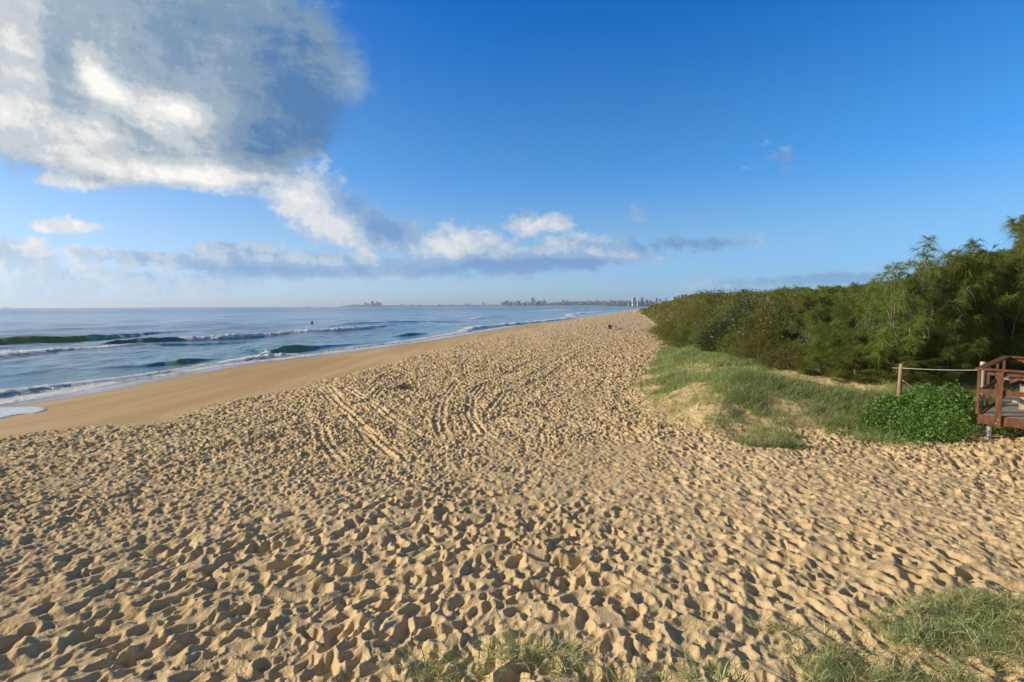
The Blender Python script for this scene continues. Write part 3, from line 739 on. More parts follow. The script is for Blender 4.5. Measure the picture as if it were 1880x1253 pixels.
def shrubby(seed, H, R, clumps, per, ll, lw, up=.5):
    """dense rounded shrub: many short stems with upright leaf sprays"""
    r = random.Random(seed); tb = MB(); P = []; Dv = []; TT = []
    for c in range(clumps):
        a = r.random() * 6.28; q = math.sqrt(r.random()); zt = (1 - q * q * .6)
        x, y = R * q * math.cos(a), R * q * math.sin(a); z = H * zt * r.uniform(.25, 1.0)
        if c % 2 == 0 and c > 1: tb.tube([(x * .25, y * .25, -.05), (x * .6, y * .6, z * .45), (x, y, z * .95)], [.022, .013, .005], 4, False)
        tt = r.random()
        cs = r.uniform(.10, .22) * R
        for _ in range(per):
            P.append((x + r.gauss(0, cs), y + r.gauss(0, cs), z + r.gauss(0, cs * .8)))
            Dv.append((r.gauss(0, .7) + .3 * x / R, r.gauss(0, .7) + .3 * y / R, r.gauss(up, .5))); TT.append(tt * .7 + r.random() * .3)
    P = np.array(P); Dv = np.array(Dv); n = len(P)
    P[:, 2] = np.maximum(P[:, 2], .02)
    V, F, T = strips(P, Dv, rng.uniform(.7, 1.3, n) * ll, np.full(n, lw), .15, 2, np.array(TT))
    return tb, V, F, T
def plant(name, data, mat, trunk_name='trunk', crown_name='crown'):
    tb, V, F, T = data
    return {'name': name, 'trunk': tb.mesh(trunk_name, M['bark'], True), 'crown': np_mesh(crown_name, V, F, mat, False, {'tint': T}), 'tn': trunk_name, 'cn': crown_name}
def place(pr, loc, rz, sc, label, cat, group=None):
    e = empty(pr['name'], loc, rz, label, cat, group); e.scale = sc if isinstance(sc, tuple) else (sc, sc, sc)
    link(pr['tn'], pr['trunk'], e); link(pr['cn'], pr['crown'], e); return e

oaks = [plant('sheoak_tree', sheoak(21 + i, 4.0, 1.25, 30 + 2 * i, 20, 15, .014), M['needle']) for i in range(4)]
wisp = [plant('sheoak_tree', sheoak(51 + i, 4.0, .9, 22, 12, 14, .015), M['needle']) for i in range(2)]
midsh = [plant('coastal_shrub', shrubby(71 + i, 2.8, 1.5, 330, 34, .17, .022, .7), M['shrub'], 'stems', 'foliage') for i in range(3)]
dksh = [plant('banksia_shrub', shrubby(81 + i, 3.2, 1.7, 260, 36, .15, .05, .3), M['darkleaf'], 'stems', 'foliage') for i in range(2)]

# hedge line (front edge of the thicket) and skyline heights seen in the photo
front_px = [(1880, 706, 3.0), (1800, 704, 3.0), (1640, 700, 3.0), (1560, 694, 3.0), (1480, 682, 3.0), (1400, 663, 3.0), (1340, 648, 3.0), (1290, 636, 3.0), (1243, 624, 2.9), (1222, 607, 2.8), (1205, 594, 2.8), (1192, 583, 2.8), (1176, 574, 2.8)]
fr = [(30, 13.0)] + [at(x, y, z) for x, y, z in front_px] + [(255, 850)]
sky_x = [1150, 1176, 1200, 1230, 1260, 1290, 1330, 1380, 1450, 1530, 1580, 1610, 1640, 1665, 1690, 1710, 1740, 1770, 1800, 1830, 1850, 1875, 1950, 2400]
sky_y = [572, 568, 553, 548, 541, 536, 536, 535, 533, 530, 524, 520, 512, 506, 500, 498, 478, 466, 474, 462, 448, 430, 405, 395]
def skyline(px): return np.interp(px, sky_x, sky_y)
placed = []
def free(x, y, d):
    return all((x - a) ** 2 + (y - b) ** 2 > d * d for a, b in placed)
rt = random.Random(99)
cand = []
for _ in range(26000):
    Yc = 12.5 + 400 * rt.random() ** 3.2; Xc = rt.uniform(8, 16 + Yc * 1.25)
    cand.append((Xc, Yc))
ca = np.array(cand); sF, _ = polysd(ca[:, 0], ca[:, 1], fr)
gzs = terrain(ca[:, 0], ca[:, 1], False)
order = sorted(range(len(cand)), key=lambda i: cand[i][1])
count = 0
LBL = {'o': 'drooping she-oak in the close-packed thicket on the dune right of the beach, light olive needles', 's': 'olive coastal shrub, one of the even hedge running back along the dune', 'b': 'dark green broad-leaved shrub growing among the paler she-oaks on the dune'}
for i in order:
    if count >= 285: break
    Xc, Yc = cand[i]; s = -sF[i]   # polyline runs near -> far, thicket lies on its right-hand side
    s = sF[i]
    if s < 0.15 + .012 * max(0, Yc - 18): continue
    px = 940 + 940 * Xc / Yc
    if px > 2050 or px < 1150: continue
    sp = max(1.0, 0.045 * Yc)
    depth_cap = 9 if Yc < 22 else 6 + .5 * Yc
    if s > depth_cap or not free(Xc, Yc, sp): continue
    if Xc < 12.9 and Yc < 13.6 and s < 1.5: continue
    if Yc < 17.5 and Xc > 10.15 and Yc - 11 < (Xc - 10.15) * .84 + 1.6: continue
    g = gzs[i]
    wpx = 940 * .9 / Yc; top = EYE + (563 - max(skyline(px - wpx), skyline(px), skyline(px + wpx) + 0)) * Yc / 940
    sc_f = .93 if s < 2 else 1.0
    h = (top - g) * sc_f * rt.uniform(.82, 1.0)
    h = min(h, 5.4 if Yc < 60 else 9); h = max(h, 1.3)
    if s < 1.2: h *= rt.uniform(.45, .75)
    placed.append((Xc, Yc)); count += 1
    rz = rt.random() * 6.28
    if px > 1500 or (px > 1420 and rt.random() < .4):
        pr = oaks[count % 4]; k = h / 4.15; kk = max(k, .62) if Yc < 25 else max(k, sp / 1.7)
        place(pr, (Xc, Yc, g - .05), rz, (kk, kk, k), LBL['o'], 'tree', 'she-oaks of the dune thicket')
    elif rt.random() < .14 and Yc > 20:
        pr = dksh[count % 2]; k = h / 3.2; kk = max(k, sp / 1.8)
        place(pr, (Xc, Yc, g - .05), rz, (kk, kk, k), LBL['b'], 'shrub', 'dark shrubs of the dune thicket')
    else:
        pr = midsh[count % 3] if rt.random() < .75 else oaks[count % 4]; 
        hh0 = 2.8 if pr in midsh else 4.15
        k = h / hh0; kk = max(k, sp / (1.6 if pr in midsh else 1.7))
        if pr in midsh: place(pr, (Xc, Yc, g - .05), rz, (kk, kk, k), LBL['s'], 'shrub', 'olive shrubs of the dune hedge')
        else: place(pr, (Xc, Yc, g - .05), rz, (kk, kk, k), LBL['o'], 'tree', 'she-oaks of the dune thicket')
ylast = max(q[1] for q in placed)
n = 420000; fy = ylast - 6 + (620 - ylast) * rng.random(n) ** 1.9; fx = rng.uniform(-2, 60, n) * np.clip(fy / 90, .6, 3) + np.interp(fy, [q[1] for q in fr], [q[0] for q in fr])
sFf, _ = polysd(fx, fy, fr); _, _, _, sTf, _ = terrain(fx, fy, False, True)
gf = terrain(fx, fy, False)
tall_ = sst(sFf + (fbm(fx * .25, fy * .25, 3, 2) - .5) * 4, -.5, 3.5)
hum = .45 + .75 * fbm(fx * .28, fy * .28, 4, 4)
pxf = 940 + 940 * fx / fy
capz = EYE + (558 - skyline(pxf) - 3 * sst(-pxf, -1290, -1230)) * fy / 940 - np.clip(.0033 * fy, .15, .7)
hh_ = np.clip(capz - gf, .3, 5.5) * tall_ * hum + .22
okf = (sTf > .4) & (sFf < 14 + fy * .25) & (rng.random(n) < np.where(sFf > 0, .8, .5 * sst(fbm(fx * .3, fy * .3, 3, 6), .35, .55)))
fx, fy, gf, hh_, sFf = fx[okf], fy[okf], gf[okf], hh_[okf], sFf[okf]; n = len(fx)
zf = gf + hh_ * np.where(rng.random(n) < .6, rng.uniform(.75, 1.0, n), rng.random(n))
V, F, T = strips(np.stack([fx, fy, zf], 1), np.stack([rng.normal(0, .7, n), rng.normal(0, .7, n), rng.normal(.6, .5, n)], 1), np.clip(.0055 * fy, .25, 1.2) * rng.uniform(.6, 1.2, n) * np.where(sFf < 0, .6, 1), np.clip(.0011 * fy, .05, .4), .2, 2)
o = link('far_scrub', np_mesh('far_scrub', V, F, M['shrub'], False, {'tint': T})); tag(o, 'far strip of olive scrub running along the dune towards the distant town', 'scrub', kind='stuff')
print('plants', count, 'last', ylast, 'far leaves', n)
# the tall open-topped she-oaks that break the skyline
tall = [(1712, 436, 15.2, 'tallest spiky she-oak top standing clear above the thicket, left of the bushy crowns', 0), (1650, 478, 14.8, 'thin she-oak with bare forked twigs at the left end of the tall crowns', 1),
        (1770, 438, 15.6, 'bushy she-oak crown between the spiky top and the highest tree at the picture edge', 2), (1868, 398, 15.5, 'highest she-oak at the right picture edge with feathery drooping tips', 3),
        (1835, 446, 16.2, 'she-oak with pale forked stems showing, next to the highest tree', 2), (1610, 508, 16.5, 'small wispy she-oak poking out of the hedge top', 1)]
for px, py, Yc, lb, kind in tall:
    x, y, zt = at_depth(px, py, Yc); g = gz(x, y); k = (zt - g) / 4.15
    pr = wisp[kind % 2] if kind < 2 else oaks[kind]
    place(pr, (x, y, g - .05), rt.random() * 6, (max(k * .95, .7), max(k * .95, .7), k), lb, 'tree', 'tall she-oaks breaking the skyline')

# ------------------------------------------------------------------ dune grass
def polymask(px_poly, z, X, Y):
    return inside(X, Y, [at(x, y, z) for x, y in px_poly])
n = 60000
n = 150000
gxr = rng.uniform(2.5, 34, n * 3); gyr = 11 + 60 * rng.random(n * 3) ** 1.8
_, a1, a2, sTt, _ = terrain(gxr, gyr, False, True)
sFt, _ = polysd(gxr, gyr, fr)
dens = sst(sTt + (fbm(gxr * .9, gyr * .9, 3, 3) - .5) * 2.4, -0.3, 1.3) * (1 - sst(sFt, 1.0, 3.5))
patch = fbm(gxr * .55, gyr * .55, 4, 4)
wgx = gxr + (fbm(gxr * .9, gyr * .9, 4, 1) - .5) * 1.8; wgy = gyr + (fbm(gxr * .9, gyr * .9, 4, 6) - .5) * 3.0
def pm(poly, z=2.95): return polymask(poly, z, wgx, wgy)
bare = pm([(1262, 634), (1290, 628), (1400, 648), (1410, 657), (1330, 657), (1270, 650)]) | pm([(1420, 672), (1500, 668), (1575, 680), (1560, 704), (1470, 700)])
lush = pm([(1205, 612), (1285, 612), (1290, 650), (1420, 655), (1580, 655), (1590, 684), (1420, 672), (1300, 680), (1200, 675)]) | pm([(1290, 672), (1400, 690), (1500, 700), (1580, 700), (1600, 680), (1640, 700), (1640, 768), (1560, 768), (1470, 755), (1400, 725), (1300, 692)]) | pm([(1600, 690), (1860, 690), (1860, 740), (1610, 740)])
strip_ = pm([(1300, 758), (1390, 762), (1460, 778), (1470, 800), (1400, 800), (1360, 788), (1310, 775)], 2.4) | pm([(1560, 770), (1700, 782), (1850, 785), (1850, 806), (1560, 796)], 2.3)
slope_ = pm([(1130, 738), (1200, 732), (1300, 752), (1340, 800), (1200, 800), (1120, 770)], 2.3)
pk = dens * (0.10 + 0.34 * sst(patch, .38, .60)) + dens * lush * .75 * sst(patch, .25, .45)
pk = np.where(bare & ~lush, pk * .15, pk); pk = np.where(slope_, pk * .45, pk); pk = np.where(strip_, np.maximum(pk, .65 * sst(patch, .33, .52)), pk)
pk = np.where(sTt < -1.0, 0, pk)
far_edge = sst(sTt, 0.2, 1.2) * (gyr > 33) * (1 - sst(sFt, .5, 2)) * .8
pk = np.maximum(pk, far_edge * sst(patch, .35, .6))
ok = rng.random(len(pk)) < pk
gxs, gys, lus = gxr[ok], gyr[ok], lush[ok]
print('grass clumps', len(gxs))
per = 5
bx = np.repeat(gxs, per) + rng.normal(0, .035, len(gxs) * per); by = np.repeat(gys, per) + rng.normal(0, .035, len(gxs) * per)
bz = terrain(bx, by, True) - .01
n = len(bx); Dv = np.stack([rng.normal(.18, .42, n), rng.normal(0, .42, n), np.full(n, 1.0)], 1)
L = rng.uniform(.12, .32, n) * np.where(np.repeat(lus, per), 1.3, .85) * (.6 + .8 * fbm(bx * .8, by * .8, 2, 6))
wd = np.clip(.0007 * by, .009, .05)
V, F, T = strips(np.stack([bx, by, bz], 1), Dv, L, wd, .35, 2)
tint = np.repeat(rng.random(n) * np.where(np.repeat(lus, per), .5, 1.0), 6)
o = link('dune_grass', np_mesh('dune_grass', V, F, M['grass'], False, {'tint': tint}))
tag(o, 'blue-green grass and runners covering the low dune in front of the thicket', 'grass', kind='stuff')

# foreground spinifex tufts
def tuft_mesh(seed, nb, h, spread, w=.008):
    r = np.random.default_rng(seed); q = np.sqrt(r.random(nb)) * spread; a = r.random(nb) * 6.28
    x = q * np.cos(a); y = q * np.sin(a)
    D = np.stack([x / spread * .55 + r.normal(0, .38, nb), y / spread * .55 + r.normal(0, .38, nb), np.full(nb, 1.0)], 1)
    V, F, T = strips(np.stack([x, y, np.full(nb, -.03)], 1), D, r.uniform(.35, 1.2, nb) * h, r.uniform(.6, 1.3, nb) * w, .7, 6)
    return np_mesh('tuft', V, F, M['spinifex'], False, {'tint': T})
tfm = [tuft_mesh(i, 120, .36, .18) for i in range(3)] + [tuft_mesh(10 + i, 55, .30, .11) for i in range(2)]
# px, py (base), mesh, scale, label
tufts = [(770, 1248, 0, .95, 'biggest grass tuft at the bottom edge, left of centre'), (835, 1240, 1, .9, 'spreading grass tuft just right of the biggest bottom-edge tuft'), (893, 1225, 3, 1.0, 'narrow upright grass tuft between two spreading ones near the bottom edge'),
         (935, 1200, 2, .85, 'pale blue-green grass tuft on the sand, highest of the pair left of bottom centre'), (1020, 1205, 1, .95, 'blue-green grass tuft beside a shadowed footprint at bottom centre'), (622, 1250, 4, .9, 'thin lone grass tuft at the bottom edge, leftmost of all'),
         (1080, 1262, 0, 1.1, 'dense grass tuft cut by the bottom edge, right of centre'), (1150, 1258, 2, 1.0, 'long-bladed grass tuft at the bottom edge, next to the dense one'), (1305, 1262, 1, 1.05, 'grass tuft at the bottom edge, midway to the big grass patch'),
         (1400, 1150, 4, .8, 'small sparse grass tuft on the sand above the others, left of the big grass patch'), (1450, 1165, 3, .9, 'thin grass tuft left of the big grass patch'), (1535, 1175, 4, 1.0, 'wispy grass tuft nearest the left side of the big grass patch'), (1490, 1215, 2, .9, 'leaning grass tuft in front of the wispy one, by the big patch'),
         (1215, 1262, 3, 1.0, 'slender grass tuft at the bottom edge between two bushier tufts')]
for px, py, k, sc, lb in tufts:
    x, y = at(px, py, gz(*at(px, py, 2.1))); e = link('grass_tuft', tfm[k]); e.location = (x, y, gz(x, y, True)); e.scale = (sc * 1.3,) * 3; e.rotation_euler = (0, 0, rt.random() * 6)
    tag(e, lb, 'grass tuft', 'grass tufts in the foreground')
n = 12000
poly = [at(x, y, 2.1) for x, y in [(1520, 1190), (1580, 1135), (1650, 1110), (1760, 1085), (1930, 1100), (2150, 1150), (2200, 1420), (1450, 1420), (1480, 1240)]]
gx_ = rng.uniform(min(p[0] for p in poly), max(p[0] for p in poly), n); gy_ = rng.uniform(min(p[1] for p in poly), max(p[1] for p in poly), n)
pt = fbm(gx_ * 1.5, gy_ * 1.5, 3, 2); ins = inside(gx_, gy_, poly) & (rng.random(n) < sst(pt, .28, .52) * .5 + .06)
gx_, gy_ = gx_[ins], gy_[ins]; per = 5
bx = np.repeat(gx_, per) + rng.normal(0, .04, len(gx_) * per); by = np.repeat(gy_, per) + rng.normal(0, .04, len(gx_) * per); n = len(bx)
Dv = np.stack([rng.normal(.05, .42, n), rng.normal(0, .42, n), np.full(n, .9)], 1)
V, F, T = strips(np.stack([bx, by, terrain(bx, by, True) - .02], 1), Dv, rng.uniform(.12, .55, n), rng.uniform(.004, .0085, n), .75, 6)
o = link('grass_patch', np_mesh('grass_patch', V, F, M['spinifex'], False, {'tint': T}))
tag(o, 'large patch of long arching beach grass in the bottom right corner', 'grass', kind='stuff')
print('patch blades', n)

# bright creeper bush by the deck
def creeper():
    r = np.random.default_rng(4); n = 30000
    c = at(1722, 757, 2.6); 
    x = r.uniform(-2.2, 2.2, n); y = r.uniform(-1.3, 1.5, n)
    q = (np.abs(x) / 1.75) ** 2.2 + (y / 1.45) ** 2
    bump_ = (fbm((x + 9) * 1.1, (y + 9) * 1.1, 3, 3))
    hgt = np.sqrt(np.clip(1 - q, 0, 1)) * (.45 + .55 * bump_) * 1.3 * (0.35 + .65 * sst(x, -1.8, .9))
    q = q + (fbm((x + 9) * 1.3, (y + 4) * 1.3, 3, 2) - .5) * 1.0; k = (q < 1) & (r.random(n) < .25 + 1.4 * fbm((x + 3) * 3, (y + 3) * 3, 3, 1)); x, y, hgt = x[k], y[k], hgt[k]
    dkO = at_depth(1807, 676, 11.0); aa = math.radians(50); du = (x + c[0] - dkO[0]) * math.sin(aa) + (y + c[1] - dkO[1]) * math.cos(aa); dv = (x + c[0] - dkO[0]) * math.cos(aa) - (y + c[1] - dkO[1]) * math.sin(aa)
    k = ~((du > -.12) & (dv > -.22)); x, y, hgt = x[k], y[k], hgt[k]; m_ = len(x)
    hgt = hgt * (.35 + 1.1 * fbm((x + 5) * 2.6, (y + 3) * 2.6, 4, 5)); hgt = hgt + .25 * np.where(r.random(m_) < .02, r.random(m_), 0); z = hgt * np.where(r.random(m_) < .6, r.uniform(.86, 1.06, m_), r.uniform(.1, .9, m_))
    X0 = x + c[0]; Y0 = y + c[1]; g = terrain(X0, Y0, False)
    D = np.stack([r.normal(0, .8, m_), r.normal(-.1, .8, m_), r.normal(.35, .5, m_)], 1)
    ne = 1500; xe = r.uniform(-2.6, 1.3, ne); ye = r.uniform(-1.5, 1.0, ne); qe = (np.abs(xe + .3) / 2.3) ** 2 + (ye / 1.6) ** 2; ke = (qe < 1) & (fbm(xe * 1.7 + 4, ye * 1.7 + 4, 3, 4) > .5); xe, ye = xe[ke], ye[ke]; ne = len(xe)
    ge = terrain(xe + c[0], ye + c[1], False)
    x = np.r_[x, xe]; y = np.r_[y, ye]; z = np.r_[z, r.uniform(.02, .12, ne)]; g = np.r_[g, ge]; m_ = len(x)
    D = np.concatenate([D, np.stack([r.normal(0, .8, ne), r.normal(-.1, .8, ne), r.normal(.3, .4, ne)], 1)])
    V, F, T = strips(np.stack([x, y, z + g - g.min()], 1), D, r.uniform(.035, .085, m_), r.uniform(.022, .055, m_), .3, 2)
    tb = MB()
    for i in range(60):
        a = random.random() * 6.28; q = random.random() * .8; xx, yy = 1.9 * q * math.cos(a), 1.1 * q * math.sin(a); gg = gz(xx + c[0], yy + c[1]) - g.min()
        tb.tube([(xx * .8, yy * .8, gg - .05), (xx * .95, yy * .95, gg + .2), (xx, yy, gg + .35)], [.008, .006, .003], 4, False)
    e = empty('leafy_bush', (c[0], c[1], float(g.min())), 0, 'bright green broad-leaved creeper bush beside the wooden deck', 'bush')
    link('foliage', np_mesh('foliage', V, F, M['creeper'], False, {'tint': T}), e); tb.build('stems', M['bark'], e, True)
creeper()

# ------------------------------------------------------------------ wooden deck
def deck():
    a = math.radians(50); A = Vector((math.sin(a), math.cos(a), 0)); B = Vector((math.cos(a), -math.sin(a), 0))
    c = at_depth(1807, 676, 11.0); O = Vector((c[0], c[1], 0)); zr = c[2]; zd = zr - 1.0
    LA, LB = 3.8, 4.6
    root = empty('wooden_deck', (O.x, O.y, gz(O.x, O.y)), 0, 'red-brown timber lookout deck with railing at the right picture edge', 'deck')
    base = Vector(root.location)
    def P(u, v, z): return O + A * u + B * v + Vector((0, 0, z)) - base
    def bd(name, mb, mat, par=root): return mb.build(name, M[mat], par)
    fl = MB(); nb = 27; wv = LA / nb
    for i in range(nb):
        u = (i + .5) * wv; jit = random.uniform(-.003, .003)
        fl.beam(P(u, .03, zd - .018 + jit), P(u, LB, zd - .018 + jit), wv - .012, .034)
    bd('floor_boards', fl, 'board')
    bd('front_beam', MB().beam(P(-.02, -.03, zd - .11), P(-.02, LB, zd - .11), .045, .20), 'timber')
    bd('side_beam', MB().beam(P(.0, -.03, zd - .11), P(LA, -.03, zd - .11), .045, .20), 'timber')
    bd('back_beam', MB().beam(P(LA + .02, -.05, zd - .11), P(LA + .02, LB, zd - .11), .045, .20), 'timber')
    j = MB()
    for v in (.5, 1.5, 2.5, 3.5, 4.4): j.beam(P(.02, v, zd - .085), P(LA, v, zd - .085), .05, .09)
    bd('joists', j, 'board')
    def post(u, v, w=.10, d=.05, low=-.24, hi=0.0, along_b=True):
        mb = MB(); p0 = P(u, v, zd + low); p1 = P(u, v, zr - .04 + hi)
        # oriented square post
        ax = B if along_b else A; ay = A if along_b else B
        vs = []
        for z in (p0.z, p1.z):
            for sx, sy in ((-1, -1), (1, -1), (1, 1), (-1, 1)):
                q = Vector((p0.x, p0.y, z)) + ax * (w / 2 * sx) + ay * (d / 2 * sy); vs.append(q)
        mb.add(vs, [(0, 1, 2, 3), (4, 7, 6, 5), (0, 4, 5, 1), (1, 5, 6, 2), (2, 6, 7, 3), (3, 7, 4, 0)])
        return bd('post', mb, 'timber')
    ps = [post(-.068, .27), post(-.068, 2.0), post(-.068, 3.7)]
    for p, v in zip(ps[:1], (.27,)):
        for zz, dv in ((zd - .07, .015), (zd - .16, -.02)):
            b = MB(); q = P(-.095, v + dv, zz); q2 = P(-.104, v + dv, zz); b.tube([q, q2], [.011, .011], 8); bd('bolt', b, 'bolt', p)
    post(.07, -.079, .05, .10, -.02, 0, True); post(1.3, -.079, .05, .10, -.24); post(2.6, -.079, .05, .10, -.24); post(3.72, -.079, .05, .10, -.24)
    for v in (.4, 1.8, 3.2, 4.4): post(LA + .07, v, .10, .05, -.24)
    bd('handrail', MB().beam(P(-.05, -.14, zr - .02), P(-.05, LB, zr - .02), .15, .04), 'timber')
    bd('handrail', MB().beam(P(.028, -.065, zr - .02), P(LA - .02, -.065, zr - .02), .15, .04), 'timber')
    bd('handrail', MB().beam(P(LA + .06, -.14, zr - .02), P(LA + .06, LB, zr - .02), .15, .04), 'timber')
    bd('rail', MB().beam(P(-.02, .05, zr - .10), P(-.02, LB, zr - .10), .035, .09), 'timber')
    bd('rail', MB().beam(P(-.02, -.05, zr - .50), P(-.02, LB, zr - .50), .035, .10), 'timber')
    bd('rail', MB().beam(P(.05, -.035, zr - .50), P(LA, -.035, zr - .50), .035, .10), 'timber')
    bd('rail', MB().beam(P(LA + .02, .0, zr - .50), P(LA + .02, LB, zr - .50), .035, .10), 'timber')
    bd('rail', MB().beam(P(LA + .02, .0, zr - .12), P(LA + .02, LB, zr - .12), .035, .09), 'timber')
    bd('brace', MB().beam(P(.03, .30, zr - .34), P(.03, .62, zr - .13), .035, .06), 'timber')
    # steel stirrup feet
    for u, v in ((.15, .12), (.15, 2.2), (LA - .2, .12), (LA - .2, 2.2), (.15, 4.2)):
        q = P(u, v, 0); g = gz(q.x + base.x, q.y + base.y); f = MB()
        f.tube([P(u, v, g - .1), P(u, v, zd - .22)], [.045, .045], 10); f.tube([P(u, v, zd - .235), P(u, v, zd - .213)], [.075, .075], 10)
        bd('stump', f, 'steel')
    # picnic table on the deck
    tb = at(1862, 752, zd); tx = Vector((tb[0] + .15, tb[1] - .02, zd))
    t = empty('picnic_table', tx, PI / 2 - a - PI / 2, 'weathered timber table on pale post leg standing on the deck', 'table')
    top = MB()
    for i in range(5): top.box((.55, -.30 + i * .15, .70), (1.7, .135, .04), bev=.004)
    top.build('table_top', M['board'], t)
    MB().box((.55, 0, .64), (1.5, .08, .07), bev=.004).build('bearer', M['timber'], t)
    for dx_ in (0.02, 1.1):
        l = MB().box((dx_, 0, .30), (.13, .13, .60), bev=.006).build('leg', M['pale_wood'], t)
        MB().box((dx_ - .03, 0, .16), (.30, .05, .05), bev=.004).build('foot_bar', M['pale_wood'], t)
        MB().box((dx_, 0, .59), (.10, .64, .03), bev=.004).build('cross_bar', M['board'], t)
deck()

# ------------------------------------------------------------------ rope fence
def fence():
    pl = at_depth(1805, 665, 12.3); pm = at_depth(1655, 669, 13.5); pf = at_depth(1603, 661, 17.0)
    gs = [gz(pl[0], pl[1]), gz(pm[0], pm[1]), gz(pf[0], pf[1])]
    tops = []
    for (p, g, r_, mat, lean, lb) in ((pl, gs[0], .057, 'grey_post', 0, 'pale round timber fence post standing against the deck corner'), (pm, gs[1], .052, 'brown_post', .045, 'brown slightly leaning fence post holding the rope in the creeper'), (pf, gs[2], .05, 'brown_post', .02, 'far rope fence post half lost in the she-oak branches')):
        h = p[2] - g; mb = MB(); n = 8
        mb.tube([(lean * (i / n - 1), 0, -.3 + (h + .3) * i / n) for i in range(n + 1)] + [(0, 0, h + .008)], [r_ * (1 + .03 * math.sin(i * 2.1)) for i in range(n + 1)] + [r_ * .8], 12)
        o = link('fence_post', mb.mesh('fence_post', M[mat], True)); o.location = (p[0], p[1], g)
        tag(o, lb, 'fence post', 'posts of the rope fence'); tops.append(Vector((p[0], p[1], p[2])))
    def rope(a, b, sag, lb, r_=.009):
        mb = MB(); mb.tube([a.lerp(b, i / 14) - Vector((0, 0, sag * 4 * (i / 14) * (1 - i / 14))) for i in range(15)], [r_] * 15, 6)
        o = link('rope', mb.mesh('rope', M['rope'], True)); tag(o, lb, 'rope', 'ropes of the fence')
    d = Vector((0, 0, .19)); d2 = Vector((0, 0, .08)); of = Vector((0, -.058, 0))
    rope(tops[0] - d + of, tops[1] - d2 - Vector((0, 0, .02)) + of, .02, 'pale rope stretched between the two nearest fence posts')
    rope(tops[1] - d2 + of, tops[2] - d2 + of, .08, 'pale rope sagging from the brown post back into the she-oaks')
    rope(tops[1] - Vector((0, 0, .42)) + of, Vector((tops[1].x + .62, tops[1].y - .25, gs[1] + .10)), -.03, 'loose lower rope end dropping from the brown post into the creeper')
fence()

# ------------------------------------------------------------------ driftwood and bag far down the beach
x, y = at(1120, 606, 1.95); g = gz(x, y)
d0 = empty('driftwood', (x, y, g), 0, 'dead branch of driftwood propped up on the open sand far down the beach', 'driftwood')
k = y / 940
MB().tube([(-.2 * k * 2, 0, 0), (4 * k, .1, 7 * k), (5.5 * k, .1, 10 * k), (8 * k, .15, 14 * k)], [.05, .05, .04, .02], 6).build('trunk', M['drift'], d0, True)
MB().tube([(5 * k, .1, 9.5 * k), (10 * k, 0, 6 * k), (17 * k, -.2, 2.5 * k), (26 * k, -.3, .5 * k)], [.04, .05, .05, .04], 6).build('branch', M['drift'], d0, True)
MB().tube([(4 * k, .1, 7 * k), (-1 * k, .2, 5 * k), (-6 * k, .1, 1 * k)], [.04, .03, .02], 6).build('branch', M['drift'], d0, True)
MB().tube([(3 * k, .1, 0), (12 * k, 0, .4 * k), (20 * k, 0, 1 * k)], [.05, .05, .03], 6).build('branch', M['drift'], d0, True)
MB().tube([(5.5 * k, .1, 10 * k), (10 * k, .1, 13 * k), (12 * k, .1, 15 * k)], [.025, .02, .012], 5).build('branch', M['drift'], d0, True)
bm = bmesh.new(); bmesh.ops.create_icosphere(bm, subdivisions=3, radius=1)
for v in bm.verts:
    q = v.co; t = (q.z + 1) / 2; w_ = (.75 + .35 * math.sin(PI * (1 - t) * .8)) * (1 - .45 * t ** 3)
    nn = .06 * math.sin(7 * q.x + 3 * q.z) * math.cos(6 * q.y)
    v.co = Vector((q.x * .15 * (w_ + nn), q.y * .11 * (w_ + nn), q.z * .20))
me = bpy.data.meshes.new('bag'); bm.to_mesh(me); bm.free(); me.materials.append(M['black_cloth'])
bag = link('bag', me); bag.location = (x - 1.0 * k, y + .05, g + 7.6 * k); tag(bag, 'small dark bag hanging on the propped driftwood', 'bag')
MB().tube([(-.07, 0, .17), (-.03, 0, .27), (.03, 0, .27), (.07, 0, .17)], [.012] * 4, 6).build('handle', M['black_cloth'], bag, True)
cl = MB(); q0 = MB()
vs = []; fs = []
for i in range(9):
    for j in range(9):
        u = i / 8; v = j / 8; vs.append(((u - .5) * (.30 + .25 * v), .05 * math.sin(u * 11) * (1 + v) + .06, -v * .38))
for i in range(8):
    for j in range(8): fs.append((i * 9 + j, i * 9 + j + 1, (i + 1) * 9 + j + 1, (i + 1) * 9 + j))
cl.add(vs, fs); o = link('towel', cl.mesh('towel', M['pale_cloth'], True)); o.location = (x - .5 * k, y + .1, g + 6.6 * k)
o.modifiers.new('thickness', 'SOLIDIFY').thickness = .012
tag(o, 'pale grey cloth draped on the driftwood below the dark bag', 'towel')

sw = MB(); wx_, wy_ = at(743, 709, 1.9); wr = random.Random(8)
for _ in range(90):
    a_ = wr.random() * 6.28; q_ = abs(wr.gauss(0, .16)); p_ = Vector((q_ * math.cos(a_) * 1.5, q_ * math.sin(a_), .01)); d_v = Vector((wr.gauss(0, .12), wr.gauss(0, .12), wr.uniform(.02, .12)))
    sw.tube([p_, p_ + d_v, p_ + d_v * 1.6 - Vector((0, 0, .05))], [.012, .010, .004], 4, False)
o = link('seaweed', sw.mesh('seaweed', M['drift'], True)); o.location = (wx_, wy_, gz(wx_, wy_, True)); tag(o, 'dark clump of dry seaweed on the trampled sand left of the tyre tracks', 'seaweed')

